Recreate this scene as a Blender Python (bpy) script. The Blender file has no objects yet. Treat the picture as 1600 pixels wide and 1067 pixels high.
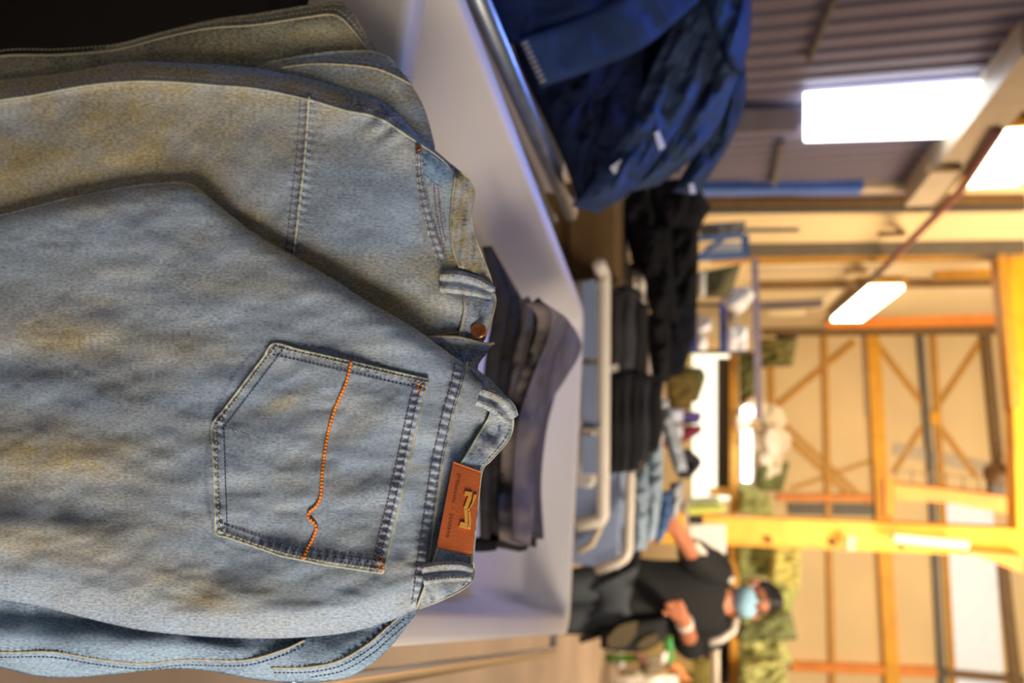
import bpy, bmesh, math, random
import numpy as np
from mathutils import Vector, Matrix, Euler
random.seed(5)
SC = bpy.context.scene
COL = SC.collection
PI = math.pi

# ------------------------------------------------------------------ camera (the photo was taken on its side: world up is image right)
F = 1120.0; TH = math.atan(275 / F); CT, ST = math.cos(TH), math.sin(TH)
CZ = 1.22
cd = bpy.data.cameras.new('camera'); cam = bpy.data.objects.new('camera', cd); COL.objects.link(cam)
cd.sensor_fit = 'HORIZONTAL'; cd.sensor_width = 36.0; cd.lens = F / 1600 * 36.0
cd.clip_start = 0.05; cd.clip_end = 100
cam.matrix_world = Matrix(((0, -1, 0, 0), (ST, 0, -CT, 0), (CT, 0, ST, CZ), (0, 0, 0, 1)))
cd.dof.use_dof = True; cd.dof.focus_distance = 0.48; cd.dof.aperture_fstop = 4.5
SC.camera = cam
vs = SC.view_settings
vs.view_transform = 'Standard'; vs.look = 'None'; vs.gamma = 1.0; vs.use_curve_mapping = False
vs.exposure = 0.0

def lin(h):
    h = h.lstrip('#'); v = [int(h[i:i + 2], 16) / 255 for i in (0, 2, 4)]
    return tuple((c / 12.92 if c <= .04045 else ((c + .055) / 1.055) ** 2.4) for c in v) + (1.0,)

# world: dim light of the open hall behind the photographer
w = bpy.data.worlds.new('hall_world'); SC.world = w; w.use_nodes = True
bg = w.node_tree.nodes['Background']; bg.inputs[0].default_value = lin('eef0ff'); bg.inputs[1].default_value = 0.15

def area(name, loc, target, sx, sy, power, col):
    l = bpy.data.lights.new(name, 'AREA'); l.shape = 'RECTANGLE'; l.size = sx; l.size_y = sy
    l.energy = power; l.color = lin(col)[:3]
    o = bpy.data.objects.new(name, l); COL.objects.link(o); o.location = loc
    d = Vector(target) - Vector(loc); o.rotation_euler = d.to_track_quat('-Z', 'Y').to_euler()
    return o
area('key_light_near', (1.1, -0.66, 1.56), (0.12, .5, .92), .7, .55, 43, 'ffeed8')  # added key light, low behind the camera at the right, no lamp known there
area('fill_light_carts', (2.4, 4.0, 4.0), (1.0, 3.2, 0.5), 2.0, 2.0, 20, 'ffd9ac')  # added warm fill from an unseen source, aimed at the rear carts
area('fill_light_mid', (1.9, 1.0, 4.5), (1.0, 3.7, .9), .8, .8, 46, 'ffeacc').data.spread = math.radians(64)  # unseen light added to brighten the person and the middle carts
area('ceiling_light_hall', (4.5, 8.0, 8.0), (2.6, 17, 3), 5, 5, 1550, 'ffe3bc')
area('ceiling_light_hall_low', (1.5, 8.5, 6.0), (2.2, 15, 1.2), 4, 3, 200, 'ffdfae')
area('blue_fill_left', (-1.15, 1.5, 2.5), (-.2, 1.25, .83), .5, .4, 3.0, '7797ff').data.spread = math.radians(42)  # blue lamp added above the heap, tints the tub's left side like daylight

# ------------------------------------------------------------------ pixel -> world
def ray(x, y):
    u = np.asarray(x, float) - 800; r = np.asarray(y, float) - 533.5
    return np.stack(np.broadcast_arrays(r, F * CT + u * ST, u * CT - F * ST), -1)
C0 = np.array((0, 0, CZ))
def pY(x, y, Y):
    d = ray(x, y); return C0 + d * (np.asarray(Y) / d[..., 1])[..., None]
def pZ(x, y, z):
    d = ray(x, y); return C0 + d * ((np.asarray(z) - CZ) / d[..., 2])[..., None]
def pD(x, y, dep):
    d = ray(x, y); return C0 + d * (np.asarray(dep, float) / F)[..., None]
# building frame, turned a little to the right of the camera
BY = math.radians(8.8); BF = np.array((math.sin(BY), math.cos(BY), 0)); BL = np.array((math.cos(BY), -math.sin(BY), 0))
BD, LW = 20.0, 3.28
def pBack(x, y, off=0.0):
    d = ray(x, y); k = (BD - off) / (d @ BF); return C0 + d * np.asarray(k)[..., None]
def pLeft(x, y, off=0.0):
    d = ray(x, y); k = (-(LW - off)) / (d @ BL); return C0 + d * np.asarray(k)[..., None]
def bld(a, b, z):      # building coordinates -> world
    return BL * a + BF * b + np.array((0, 0, z))

# ------------------------------------------------------------------ materials
def mat(name, col, rough=.6, metal=0.0, emit=None, estr=0.0, var=.12, nscale=6.0, bump=0.0, bscale=60.0, col2=None):
    m = bpy.data.materials.new(name); m.use_nodes = True
    nt = m.node_tree; b = nt.nodes['Principled BSDF']
    b.inputs['Roughness'].default_value = rough; b.inputs['Metallic'].default_value = metal
    c = lin(col)
    tc = nt.nodes.new('ShaderNodeTexCoord'); no = nt.nodes.new('ShaderNodeTexNoise')
    no.inputs['Scale'].default_value = nscale; no.inputs['Detail'].default_value = 5
    nt.links.new(tc.outputs['Object'], no.inputs['Vector'])
    mx = nt.nodes.new('ShaderNodeMix'); mx.data_type = 'RGBA'
    c2 = lin(col2) if col2 else c
    mx.inputs[6].default_value = tuple(v * (1 - var) for v in c[:3]) + (1,)
    mx.inputs[7].default_value = tuple(min(1, v * (1 + var)) for v in c2[:3]) + (1,)
    rp = nt.nodes.new('ShaderNodeMapRange'); rp.inputs[1].default_value = .32; rp.inputs[2].default_value = .68
    nt.links.new(no.outputs['Fac'], rp.inputs[0]); nt.links.new(rp.outputs[0], mx.inputs[0])
    nt.links.new(mx.outputs[2], b.inputs['Base Color'])
    if emit:
        b.inputs['Emission Color'].default_value = lin(emit); b.inputs['Emission Strength'].default_value = estr
    if bump:
        n2 = nt.nodes.new('ShaderNodeTexNoise'); n2.inputs['Scale'].default_value = bscale; n2.inputs['Detail'].default_value = 4
        nt.links.new(tc.outputs['Object'], n2.inputs['Vector'])
        bp = nt.nodes.new('ShaderNodeBump'); bp.inputs['Strength'].default_value = 1; bp.inputs['Distance'].default_value = bump
        nt.links.new(n2.outputs['Fac'], bp.inputs['Height']); nt.links.new(bp.outputs[0], b.inputs['Normal'])
    return m

def denim(name, base, tan, indigo, pale, grain=1.0):
    m = bpy.data.materials.new(name); m.use_nodes = True
    nt = m.node_tree; N = nt.nodes; L = nt.links; b = N['Principled BSDF']
    b.inputs['Roughness'].default_value = .92
    b.inputs['Specular IOR Level'].default_value = .12
    uv = N.new('ShaderNodeUVMap'); at = N.new('ShaderNodeAttribute'); at.attribute_name = 'wash'
    sp = N.new('ShaderNodeSeparateColor'); L.new(at.outputs['Color'], sp.inputs[0])
    def noise(scale, det, sx=1, sy=1):
        mp = N.new('ShaderNodeMapping'); mp.inputs['Scale'].default_value = (sx, sy, 1); L.new(uv.outputs[0], mp.inputs[0])
        n = N.new('ShaderNodeTexNoise'); n.inputs['Scale'].default_value = scale; n.inputs['Detail'].default_value = det
        L.new(mp.outputs[0], n.inputs['Vector']); return n.outputs['Fac']
    def mr(s, a, bb, c, d):
        r = N.new('ShaderNodeMapRange'); L.new(s, r.inputs[0])
        for i, v in enumerate((a, bb, c, d)): r.inputs[i + 1].default_value = v
        return r.outputs[0]
    def mix(fac, a, bb, mode='MIX'):
        x = N.new('ShaderNodeMix'); x.data_type = 'RGBA'; x.blend_type = mode
        if isinstance(fac, float): x.inputs[0].default_value = fac
        else: L.new(fac, x.inputs[0])
        for i, v in ((6, a), (7, bb)):
            if isinstance(v, tuple): x.inputs[i].default_value = v
            else: L.new(v, x.inputs[i])
        return x.outputs[2]
    def mth(op, a, bb):
        x = N.new('ShaderNodeMath'); x.operation = op; x.use_clamp = True
        for i, v in ((0, a), (1, bb)):
            if isinstance(v, (int, float)): x.inputs[i].default_value = v
            else: L.new(v, x.inputs[i])
        return x.outputs[0]
    big = noise(16, 4)
    c = mix(mr(big, .35, .65, 0, 1), tuple(v * .85 for v in lin(base)[:3]) + (1,), tuple(v * 1.12 for v in lin(base)[:3]) + (1,))
    tn = mth('MULTIPLY', sp.outputs[0], mr(noise(45, 4), .3, .7, .75, 1.2))
    c = mix(tn, c, lin(tan))
    c = mix(sp.outputs[2], c, lin(pale))
    c = mix(mth('MULTIPLY', sp.outputs[1], mr(noise(240, 3), .35, .6, .6, 1.1)), c, lin(indigo))
    # slubs and speckle of the weave
    g = noise(330, 3, 1, 2.2)
    c = mix(mr(g, .36, .66, 0, .5 * grain), c, tuple(min(1, v * 1.5 + .02) for v in lin(pale)[:3]) + (1,))
    g2 = noise(240, 4, 1.0, 2.6)
    c = mix(mr(g2, .54, .74, 0, .6 * grain), c, lin(indigo))
    wv = N.new('ShaderNodeTexWave'); wv.inputs['Scale'].default_value = 400; wv.inputs['Distortion'].default_value = 1.2
    wv.inputs['Detail'].default_value = 1; wv.inputs['Detail Scale'].default_value = .6
    mp = N.new('ShaderNodeMapping'); mp.inputs['Rotation'].default_value = (0, 0, math.radians(62)); L.new(uv.outputs[0], mp.inputs[0]); L.new(mp.outputs[0], wv.inputs['Vector'])
    c = mix(mr(wv.outputs['Fac'], 0, 1, .15 * grain, 0), c, lin(indigo))
    L.new(c, b.inputs['Base Color'])
    hs = N.new('ShaderNodeMath'); hs.operation = 'ADD'; L.new(wv.outputs['Fac'], hs.inputs[0]); L.new(g, hs.inputs[1])
    bp = N.new('ShaderNodeBump'); bp.inputs['Strength'].default_value = .8; bp.inputs['Distance'].default_value = .00035
    L.new(hs.outputs[0], bp.inputs['Height']); L.new(bp.outputs[0], b.inputs['Normal'])
    return m

M = {}
M['denim'] = denim('washed_denim', '8197b2', '9e8a3e', '26365c', 'aebac6', .8)
M['denim_blue'] = denim('blue_denim', '6c8cae', '877842', '223866', 'a8bccc', .8)
M['denim_olive'] = denim('olive_tinted_denim', '6f7468', '857542', '2b3240', 'a8a890')
M['leather'] = mat('patch_leather', 'ab5628', .45, var=.1, nscale=40, bump=.0004, bscale=700)
M['patch_print'] = mat('patch_print', '84401f', .7, var=.05)
M['emblem'] = mat('emblem_metal', 'f2b658', .3, .45, var=.05)
M['copper'] = mat('copper', 'c9804e', .3, 1.0, var=.2, nscale=200)
M['thread'] = mat('pale_thread', 'a39b82', .8, var=.15, nscale=300)
M['thread_orange'] = mat('orange_thread', 'd07a28', .7, var=.12, nscale=300)
M['thread_brown'] = mat('brown_thread', '75697a', .8, var=.2, nscale=300)
M['thread_blue'] = mat('blue_thread', '4a5878', .8, var=.2, nscale=300)
M['zip'] = mat('brass_zip', 'b98d3c', .4, .9, var=.2, nscale=500)
M['tub'] = mat('white_plastic', 'c6c1be', .5, var=.04, nscale=3)
M['chrome'] = mat('chrome', 'cfcac2', .22, 1.0, var=.05)
M['galv'] = mat('galvanised_steel', '8d9294', .38, .9, var=.15, nscale=20)
M['rubber'] = mat('black_rubber', '18181a', .7)
M['shade_black'] = mat('shade_black', '0b0b0c', .6)
M['whitepaint'] = mat('white_painted_steel', 'd6cbbd', .4, var=.05)
M['yellow'] = mat('yellow_steel', 'd69812', .55, var=.1, nscale=2, col2='dca01a')
M['gold'] = mat('ochre_steel', 'b98526', .55, var=.12)
M['orange'] = mat('orange_steel', 'd8822c', .55, var=.12, nscale=3)
M['brown'] = mat('brown_steel', '6f5532', .6)
M['darkgrey'] = mat('dark_grey_steel', '57524c', .55)
M['beam_beige'] = mat('beige_steel', 'b3a38c', .5, var=.08)
M['bluebeam'] = mat('blue_painted_steel', '3d62b0', .5)
M['red'] = mat('red_pipe_paint', '7d4a44', .5)
M['wall'] = mat('cream_cladding', 'd6bf92', .75, var=.06, nscale=.6)
M['ribs'] = mat('grey_corrugated_sheet', '6d6678', .5, .2, var=.06, nscale=1)
M['floor'] = mat('hall_floor', 'a08c7a', .55, var=.15, nscale=1.2)
M['lamp'] = mat('lamp_diffuser', 'fff2d8', .5, emit='fff0d2', estr=9)
M['tube'] = mat('fluorescent_tube', 'ffffff', .5, emit='ffffff', estr=14)
M['dimtube'] = mat('pale_tube_cover', 'e9d9b0', .4, var=.03)
M['daylight'] = mat('daylit_panel', 'ffffff', .5, emit='eef6ff', estr=7)
M['daygap'] = mat('daylit_opening', 'ffffff', .5, emit='f6ffe8', estr=1.1)
M['skin'] = mat('skin', 'b5714f', .55, var=.08)
M['mask'] = mat('mask_paper', 'a4cfe6', .8, var=.05)
M['white'] = mat('white_cloth', 'dcdcdf', .8, var=.06)
M['hair'] = mat('dark_hair', '14100e', .6)
M['jacket'] = mat('black_knit', '0c0c0d', .85)
M['trousers'] = mat('slate_trousers', '353a40', .8)
M['eye'] = mat('eye', '1a1210', .3)

# ------------------------------------------------------------------ object helpers
def struct_(o): o['kind'] = 'structure'; return o
def tag(o, label, cat, group=None):
    o['label'] = label; o['category'] = cat
    if group: o['group'] = group
    return o
def thing(name, label, cat, loc=(0, 0, 0), group=None):
    o = bpy.data.objects.new(name, None); COL.objects.link(o); o.location = tuple(float(v) for v in loc); o.empty_display_size = .1
    return tag(o, label, cat, group)
def rootloc(p):
    l = Vector((0, 0, 0))
    while p is not None: l = l + p.location; p = p.parent
    return l
def mesh(name, verts, faces, m, parent=None, smooth=True, origin=None):
    v = np.asarray(verts, float)
    if parent is not None: off = np.array(rootloc(parent))
    else:
        off = np.array(origin) if origin is not None else np.array(((v[:, 0].min() + v[:, 0].max()) / 2, (v[:, 1].min() + v[:, 1].max()) / 2, v[:, 2].min()))
    me = bpy.data.meshes.new(name); me.from_pydata((v - off).tolist(), [], [tuple(f) for f in faces]); me.update()
    me.materials.append(m if not isinstance(m, str) else M[m])
    if smooth: me.polygons.foreach_set('use_smooth', [True] * len(me.polygons))
    o = bpy.data.objects.new(name, me); COL.objects.link(o)
    if parent is not None: o.parent = parent
    else: o.location = tuple(off)
    return o
class MB:
    def __init__(s): s.v = []; s.f = []
    def add(s, v, f):
        k = len(s.v); s.v += [tuple(map(float, p)) for p in v]; s.f += [tuple(i + k for i in q) for q in f]
    def box(s, c, ax, ay, az):      # centre and three half-axis vectors
        c, ax, ay, az = map(lambda q: np.asarray(q, float), (c, ax, ay, az))
        P = [c + i * ax + j * ay + k * az for k in (-1, 1) for j in (-1, 1) for i in (-1, 1)]
        s.add(P, [(0, 2, 3, 1), (4, 5, 7, 6), (0, 1, 5, 4), (2, 6, 7, 3), (0, 4, 6, 2), (1, 3, 7, 5)])
    def aabb(s, a, b):
        a = np.array(a, float); b = np.array(b, float); h = (b - a) / 2
        s.box((a + b) / 2, (h[0], 0, 0), (0, h[1], 0), (0, 0, h[2]))
    def bar(s, a, b, w, h, up=(0, 0, 1)):
        a = np.asarray(a, float); b = np.asarray(b, float); d = b - a; L = np.linalg.norm(d); d /= L
        x = np.cross(d, up); x /= np.linalg.norm(x); y = np.cross(x, d)
        s.box((a + b) / 2, d * L / 2, x * w / 2, y * h / 2)
    def tube(s, pts, r, k=12):
        pts = [np.asarray(p, float) for p in pts]; n = len(pts)
        rr = r if hasattr(r, '__len__') else [r] * n
        V = []; prev = None
        for i, p in enumerate(pts):
            t = pts[min(i + 1, n - 1)] - pts[max(i - 1, 0)]; t /= (np.linalg.norm(t) + 1e-12)
            if prev is None:
                a = np.cross(t, (0, 0, 1) if abs(t[2]) < .9 else (1, 0, 0))
            else: a = prev - t * (prev @ t)
            a /= np.linalg.norm(a); prev = a; bb = np.cross(t, a)
            V += [p + rr[i] * (math.cos(2 * PI * j / k) * a + math.sin(2 * PI * j / k) * bb) for j in range(k)]
        Fc = [(i * k + j, i * k + (j + 1) % k, (i + 1) * k + (j + 1) % k, (i + 1) * k + j) for i in range(n - 1) for j in range(k)]
        Fc += [tuple(range(k))[::-1], tuple(range((n - 1) * k, n * k))]
        s.add(V, Fc)
    def ball(s, c, ax, ay, az, n=16, m=10, fn=None):
        c, ax, ay, az = map(lambda q: np.asarray(q, float), (c, ax, ay, az)); V = []
        for i in range(m + 1):
            ph = PI * i / m
            for j in range(n):
                th = 2 * PI * j / n
                d = np.array((math.sin(ph) * math.cos(th), math.sin(ph) * math.sin(th), math.cos(ph)))
                k = fn(d) if fn else 1.0
                V.append(c + k * (d[0] * ax + d[1] * ay + d[2] * az))
        Fc = [(i * n + j, (i + 1) * n + j, (i + 1) * n + (j + 1) % n, i * n + (j + 1) % n) for i in range(m) for j in range(n)]
        s.add(V, Fc)
    def make(s, name, m, parent=None, smooth=False, bev=0.0, origin=None):
        o = mesh(name, s.v, s.f, m, parent, smooth, origin)
        bm = bmesh.new(); bm.from_mesh(o.data)
        bmesh.ops.remove_doubles(bm, verts=bm.verts, dist=1e-6)
        bmesh.ops.recalc_face_normals(bm, faces=bm.faces); bm.to_mesh(o.data); bm.free()
        if bev:
            b = o.modifiers.new('bevel', 'BEVEL'); b.width = bev; b.segments = 2; b.limit_method = 'ANGLE'
        return o
def arcpath(pts, r, n=6):
    pts = [np.asarray(p, float) for p in pts]; out = [pts[0]]
    for i in range(1, len(pts) - 1):
        a, p, b = pts[i - 1], pts[i], pts[i + 1]
        u = (a - p) / np.linalg.norm(a - p); v = (b - p) / np.linalg.norm(b - p)
        rr = min(r, .45 * np.linalg.norm(a - p), .45 * np.linalg.norm(b - p))
        for k in range(n + 1):
            t = k / n; out.append((1 - t) ** 2 * (p + u * rr) + 2 * t * (1 - t) * p + t * t * (p + v * rr))
    out.append(pts[-1]); return out

# smooth noise on pixel coordinates
_rs = np.random.RandomState(11); _G = _rs.rand(64, 64)
def vnoise(x, y):
    x = np.asarray(x, float); y = np.asarray(y, float)
    xi = np.floor(x).astype(int); yi = np.floor(y).astype(int); fx = x - xi; fy = y - yi
    fx = fx * fx * (3 - 2 * fx); fy = fy * fy * (3 - 2 * fy)
    g = lambda a, b: _G[a % 64, b % 64]
    return (g(xi, yi) * (1 - fx) + g(xi + 1, yi) * fx) * (1 - fy) + (g(xi, yi + 1) * (1 - fx) + g(xi + 1, yi + 1) * fx) * fy
def fbm(x, y, o=3):
    s = 0; a = .5
    for i in range(o): s = s + a * (vnoise(x * 2 ** i + 17.3 * i, y * 2 ** i + 5.1 * i) - .5); a *= .5
    return s * 2
def sm(a, b, x):
    t = np.clip((np.asarray(x, float) - a) / (b - a), 0, 1); return t * t * (3 - 2 * t)
def spline(pts, n):
    P = np.array(pts, float)
    if len(P) == 2: 
        t = np.linspace(0, 1, n)[:, None]; return P[0] * (1 - t) + P[1] * t
    Q = np.vstack((2 * P[0] - P[1], P, 2 * P[-1] - P[-2])); out = []
    for i in range(1, len(Q) - 2):
        for t in np.linspace(0, 1, 24, endpoint=False):
            a, b, c, d = Q[i - 1], Q[i], Q[i + 1], Q[i + 2]
            out.append(.5 * (2 * b + (c - a) * t + (2 * a - 5 * b + 4 * c - d) * t * t + (3 * b - a - 3 * c + d) * t ** 3))
    out.append(P[-1]); out = np.array(out)
    L = np.concatenate(([0], np.cumsum(np.linalg.norm(np.diff(out, axis=0), axis=1))))
    s = np.linspace(0, L[-1], n)
    return np.stack([np.interp(s, L, out[:, k]) for k in range(out.shape[1])], -1)
def coons(A, B, n, m, Lc=None, Rc=None):
    a = spline(A, n); b = spline(B, n)
    l = spline(Lc, m) if Lc is not None else spline([a[0], b[0]], m)
    r = spline(Rc, m) if Rc is not None else spline([a[-1], b[-1]], m)
    s = np.linspace(0, 1, n)[:, None, None]; t = np.linspace(0, 1, m)[None, :, None]
    return ((1 - t) * a[:, None] + t * b[:, None] + (1 - s) * l[None] + s * r[None]
            - ((1 - s) * (1 - t) * a[0] + s * (1 - t) * a[-1] + (1 - s) * t * b[0] + s * t * b[-1]))
def pdist(x, y, line, n=120):
    """distance to a polyline in pixels, and arc length of the nearest point"""
    P = spline(line, n); L = np.concatenate(([0], np.cumsum(np.linalg.norm(np.diff(P, axis=0), axis=1))))
    sh = np.shape(x); x = np.ravel(x); y = np.ravel(y); best = np.full(x.shape, 1e9); arc = np.zeros(x.shape); sd = np.zeros(x.shape)
    for i in range(n - 1):
        a = P[i]; d = P[i + 1] - a; q = d @ d + 1e-9
        t = np.clip(((x - a[0]) * d[0] + (y - a[1]) * d[1]) / q, 0, 1)
        ex = x - a[0] - t * d[0]; ey = y - a[1] - t * d[1]; e = np.hypot(ex, ey); k = e < best
        best[k] = e[k]; arc[k] = (L[i] + t * math.sqrt(q))[k]; sd[k] = (d[0] * ey - d[1] * ex)[k]
    return best.reshape(sh), arc.reshape(sh), np.sign(sd).reshape(sh)

def grid_solid(name, front, back, m, parent=None, wash=None, uv=None, smooth=True):
    n, k = front.shape[:2]; N = n * k
    V = np.vstack((front.reshape(-1, 3), back.reshape(-1, 3)))
    i, j = np.meshgrid(np.arange(n - 1), np.arange(k - 1), indexing='ij')
    q = np.stack((i * k + j, (i + 1) * k + j, (i + 1) * k + j + 1, i * k + j + 1), -1).reshape(-1, 4)
    Fc = [q, q[:, ::-1] + N]
    def rim(ix):
        ix = np.array(ix); return np.stack((ix[:-1], ix[:-1] + N, ix[1:] + N, ix[1:]), -1)
    Fc += [rim(np.arange(k)), rim(np.arange(n) * k + k - 1), rim((np.arange(k) + (n - 1) * k)[::-1]), rim((np.arange(n) * k)[::-1])]
    Fc = np.vstack(Fc)
    if name is None: return V, Fc
    o = mesh(name, V, Fc.tolist(), m, parent, smooth)
    me = o.data
    if wash is not None:
        ca = me.color_attributes.new('wash', 'FLOAT_COLOR', 'POINT')
        wv = np.ones((2 * N, 4)); wv[:N, :3] = wash.reshape(-1, 3); wv[N:, :3] = wash.reshape(-1, 3)
        ca.data.foreach_set('color', wv.ravel())
    if uv is not None:
        ul = me.uv_layers.new(name='UVMap'); li = np.zeros(len(me.loops), int); me.loops.foreach_get('vertex_index', li)
        u2 = np.vstack((uv.reshape(-1, 2), uv.reshape(-1, 2))); ul.data.foreach_set('uv', u2[li].ravel())
    return o
# ------------------------------------------------------------------ the setting
b = MB(); b.aabb((-9, -2, -.1), (14, 24, 0)); struct_(b.make('floor', M['floor']))
b = MB(); b.box(bld(5, BD + .1, 5.5), BL * 13, BF * .1, (0, 0, 5.5)); struct_(b.make('wall_back', M['wall']))
zA = float(pLeft(1600, 92)[2]); zB = float(pLeft(1440, 300)[2])
ZD = (zA + zB) / 2
# left wall: ribbed sheet in the near bays, smooth cream cladding beyond and above
def ribwall(b0, b1, z0, z1, pitch, dep):
    V = []; Fc = []; t = b0; prof = []
    while t < b1:
        prof += [(t, 0), (t + pitch * .42, 0), (t + pitch * .5, dep), (t + pitch * .92, dep)]; t += pitch
    prof.append((t, 0))
    for z in (z0, z1):
        V += [bld(-LW + d, bb, z) for bb, d in prof]
    n = len(prof); Fc = [(i, i + 1, n + i + 1, n + i) for i in range(n - 1)]
    Vb = [bld(-LW - .06, b0, z0), bld(-LW - .06, t, z0), bld(-LW - .06, t, z1), bld(-LW - .06, b0, z1)]
    k = len(V); V += Vb; Fc += [(k, k + 1, k + 2, k + 3)[::-1], tuple(range(n)) + (k + 1, k), tuple(range(2 * n - 1, n - 1, -1)) + (k + 3, k + 2), (0, n, k + 3, k), (n - 1, k + 1, k + 2, 2 * n - 1)]
    return V, Fc
BSPLIT = float(pLeft(1300, 303) @ BF)
V, Fc = ribwall(2.5, BSPLIT, 0, ZD, .2, .026)
struct_(mesh('wall_left', V, Fc, 'ribs', None, False))
b = MB(); b.box(bld(-LW - .08, (BSPLIT + BD) / 2, 5.5), BF * (BD - BSPLIT) / 2, BL * .08, (0, 0, 5.5))
b.box(bld(-LW - .08, (2.5 + BSPLIT) / 2, (ZD + 11) / 2), BF * (BSPLIT - 2.5) / 2, BL * .08, (0, 0, (11 - ZD) / 2))
struct_(b.make('wall_left', M['wall']))
# daylit panels
def panel(name, plane, nrm, along, xs, ys, off, dep, m):
    P = [plane(x, y, off) for x in xs for y in ys]; a = [p @ along for p in P]; z = [p[2] for p in P]
    a0, a1 = (a[0] + a[2]) / 2 if along is BF else min(a), (a[1] + a[3]) / 2 if along is BF else max(a)
    z0, z1 = (z[0] + z[1]) / 2, (z[2] + z[3]) / 2
    perp = (-(LW - off)) if along is BF else (BD - off)
    oth = BL if along is BF else BF
    c = along * (a0 + a1) / 2 + oth * perp + np.array((0, 0, (z0 + z1) / 2))
    b = MB(); b.box(c, along * abs(a1 - a0) / 2, nrm * dep / 2, (0, 0, abs(z1 - z0) / 2)); return b.make(name, M[m])
q_ = [pLeft(x, y, .12) for x, y in ((1257, 154), (1537, 136), (1522, 213), (1257, 221))]
b = MB(); b.add(q_ + [p - BL * .05 for p in q_], [(0, 1, 2, 3), (7, 6, 5, 4), (0, 4, 5, 1), (1, 5, 6, 2), (2, 6, 7, 3), (3, 7, 4, 0)]); struct_(b.make('window_1', M['daylight']))
struct_(panel('window_2', pBack, BF, BL, (1082, 1140), (545, 778), .05, .06, 'daygap'))
M['skypanel'] = mat('translucent_panel', 'dfe6f2', .5, emit='c8d8f6', estr=.16, var=.05)
struct_(panel('window_3', pBack, BF, BL, (1478, 1560), (790, 1100), .03, .05, 'skypanel'))
TN = [0]
def trim(plane, p0, p1, wpx, dep, m, off=0.0):
    nrm = BL if plane is pLeft else -BF
    a = plane(*p0, off + dep / 2); c = plane(*p1, off + dep / 2)
    sc = .5 * (np.dot(a - C0, (0, CT, -ST)) + np.dot(c - C0, (0, CT, -ST))) / F
    TN[0] += 1; b = MB(); b.bar(a, c, wpx * sc, dep, nrm)
    return struct_(b.make('trim_%d' % TN[0], M[m]))
# back wall: rails, pipes and bracing
for p0, p1, w_, dp, m in [
    ((1288, 525), (1301, 1075), 8, .12, 'gold'), ((1362, 515), (1394, 1075), 19, .25, 'yellow'), ((1351, 515), (1357, 650), 7, .1, 'beam_beige'),
    ((1436, 515), (1451, 705), 9, .15, 'darkgrey'), ((1452, 705), (1472, 1075), 9, .15, 'darkgrey'), ((1457, 515), (1489, 1075), 8, .12, 'gold'),
    ((1538, 515), (1561, 745), 13, .2, 'brown'), ((1563, 850), (1588, 1075), 14, .2, 'brown'),
    ((1205, 568), (1207, 655), 8, .12, 'gold'), ((1200, 646), (1335, 534), 8, .08, 'gold'), ((1210, 664), (1330, 775), 9, .08, 'gold'), ((1228, 664), (1362, 790), 6, .08, 'gold'),
    ((1373, 540), (1452, 645), 8, .08, 'gold'), ((1535, 530), (1462, 640), 7, .08, 'gold'), ((1440, 668), (1396, 740), 6, .08, 'gold'), ((1464, 660), (1526, 746), 8, .08, 'gold'),
    ((1236, 764), (1372, 716), 5, .05, 'gold'), ((1447, 652), (1468, 655), 20, .14, 'yellow'),
    ((1215, 777), (1362, 778), 10, .14, 'orange'), ((1232, 795), (1372, 797), 17, .1, 'darkgrey'),
    ((1236, 1040), (1462, 1049), 13, .2, 'orange'), ((1462, 1049), (1600, 1062), 12, .15, 'brown'),
    ((1395, 700), (1560, 735), 20, .04, 'beam_beige'), ((1470, 820), (1481, 850), 60, .03, 'beam_beige')]:
    trim(pBack, p0, p1, w_, dp, m)
b = MB(); b.box(pBack(1490, 1083, .04), BL * 2.4, BF * .03, (0, 0, 1.9)); 
# left wall: posts and rails of the side bays
for p0, p1, w_, dp, m in [
    ((1095, 294), (1345, 292), 25, .12, 'bluebeam'), ((1345, 292), (1470, 290), 25, .1, 'beam_beige'), ((1100, 314), (1600, 311), 7, .12, 'brown'), ((1100, 324), (1600, 319), 13, .16, 'darkgrey'),
    ((1110, 392), (1600, 386), 9, .2, 'darkgrey'), ((1110, 402), (1600, 396), 8, .2, 'gold'),
    ((1175, 423), (1390, 418), 6, .08, 'beam_beige'), ((1180, 446), (1585, 440), 8, .16, 'brown'), ((1462, 430), (1590, 426), 22, .1, 'gold'),
    ((1290, 507), (1560, 500), 18, .2, 'orange'), ((1190, 519), (1570, 516), 8, .2, 'brown'),
    ((1180, 478), (1285, 474), 46, .05, 'ribs'), ((1262, 155), (1130, 155), 1, .02, 'darkgrey'),
    ((1100, 220), (1257, 158), 1, .02, 'darkgrey')][:-2]:
    trim(pLeft, p0, p1, w_, dp, m)
# dark ribbed bay below the daylit panel
M['darkbay'] = mat('dark_blue_grey_sheet', '3a3a50', .6)
trim(pLeft, (1120, 185), (1256, 184), 74, .05, 'darkbay', .04)
# horizontal rails on the ribbed sheet
for p0, p1 in [((1305, -8), (1263, 97)), ((1222, 222), (1209, 288))]:
    trim(pLeft, p0, p1, 7, .06, 'darkgrey', .04)
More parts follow.
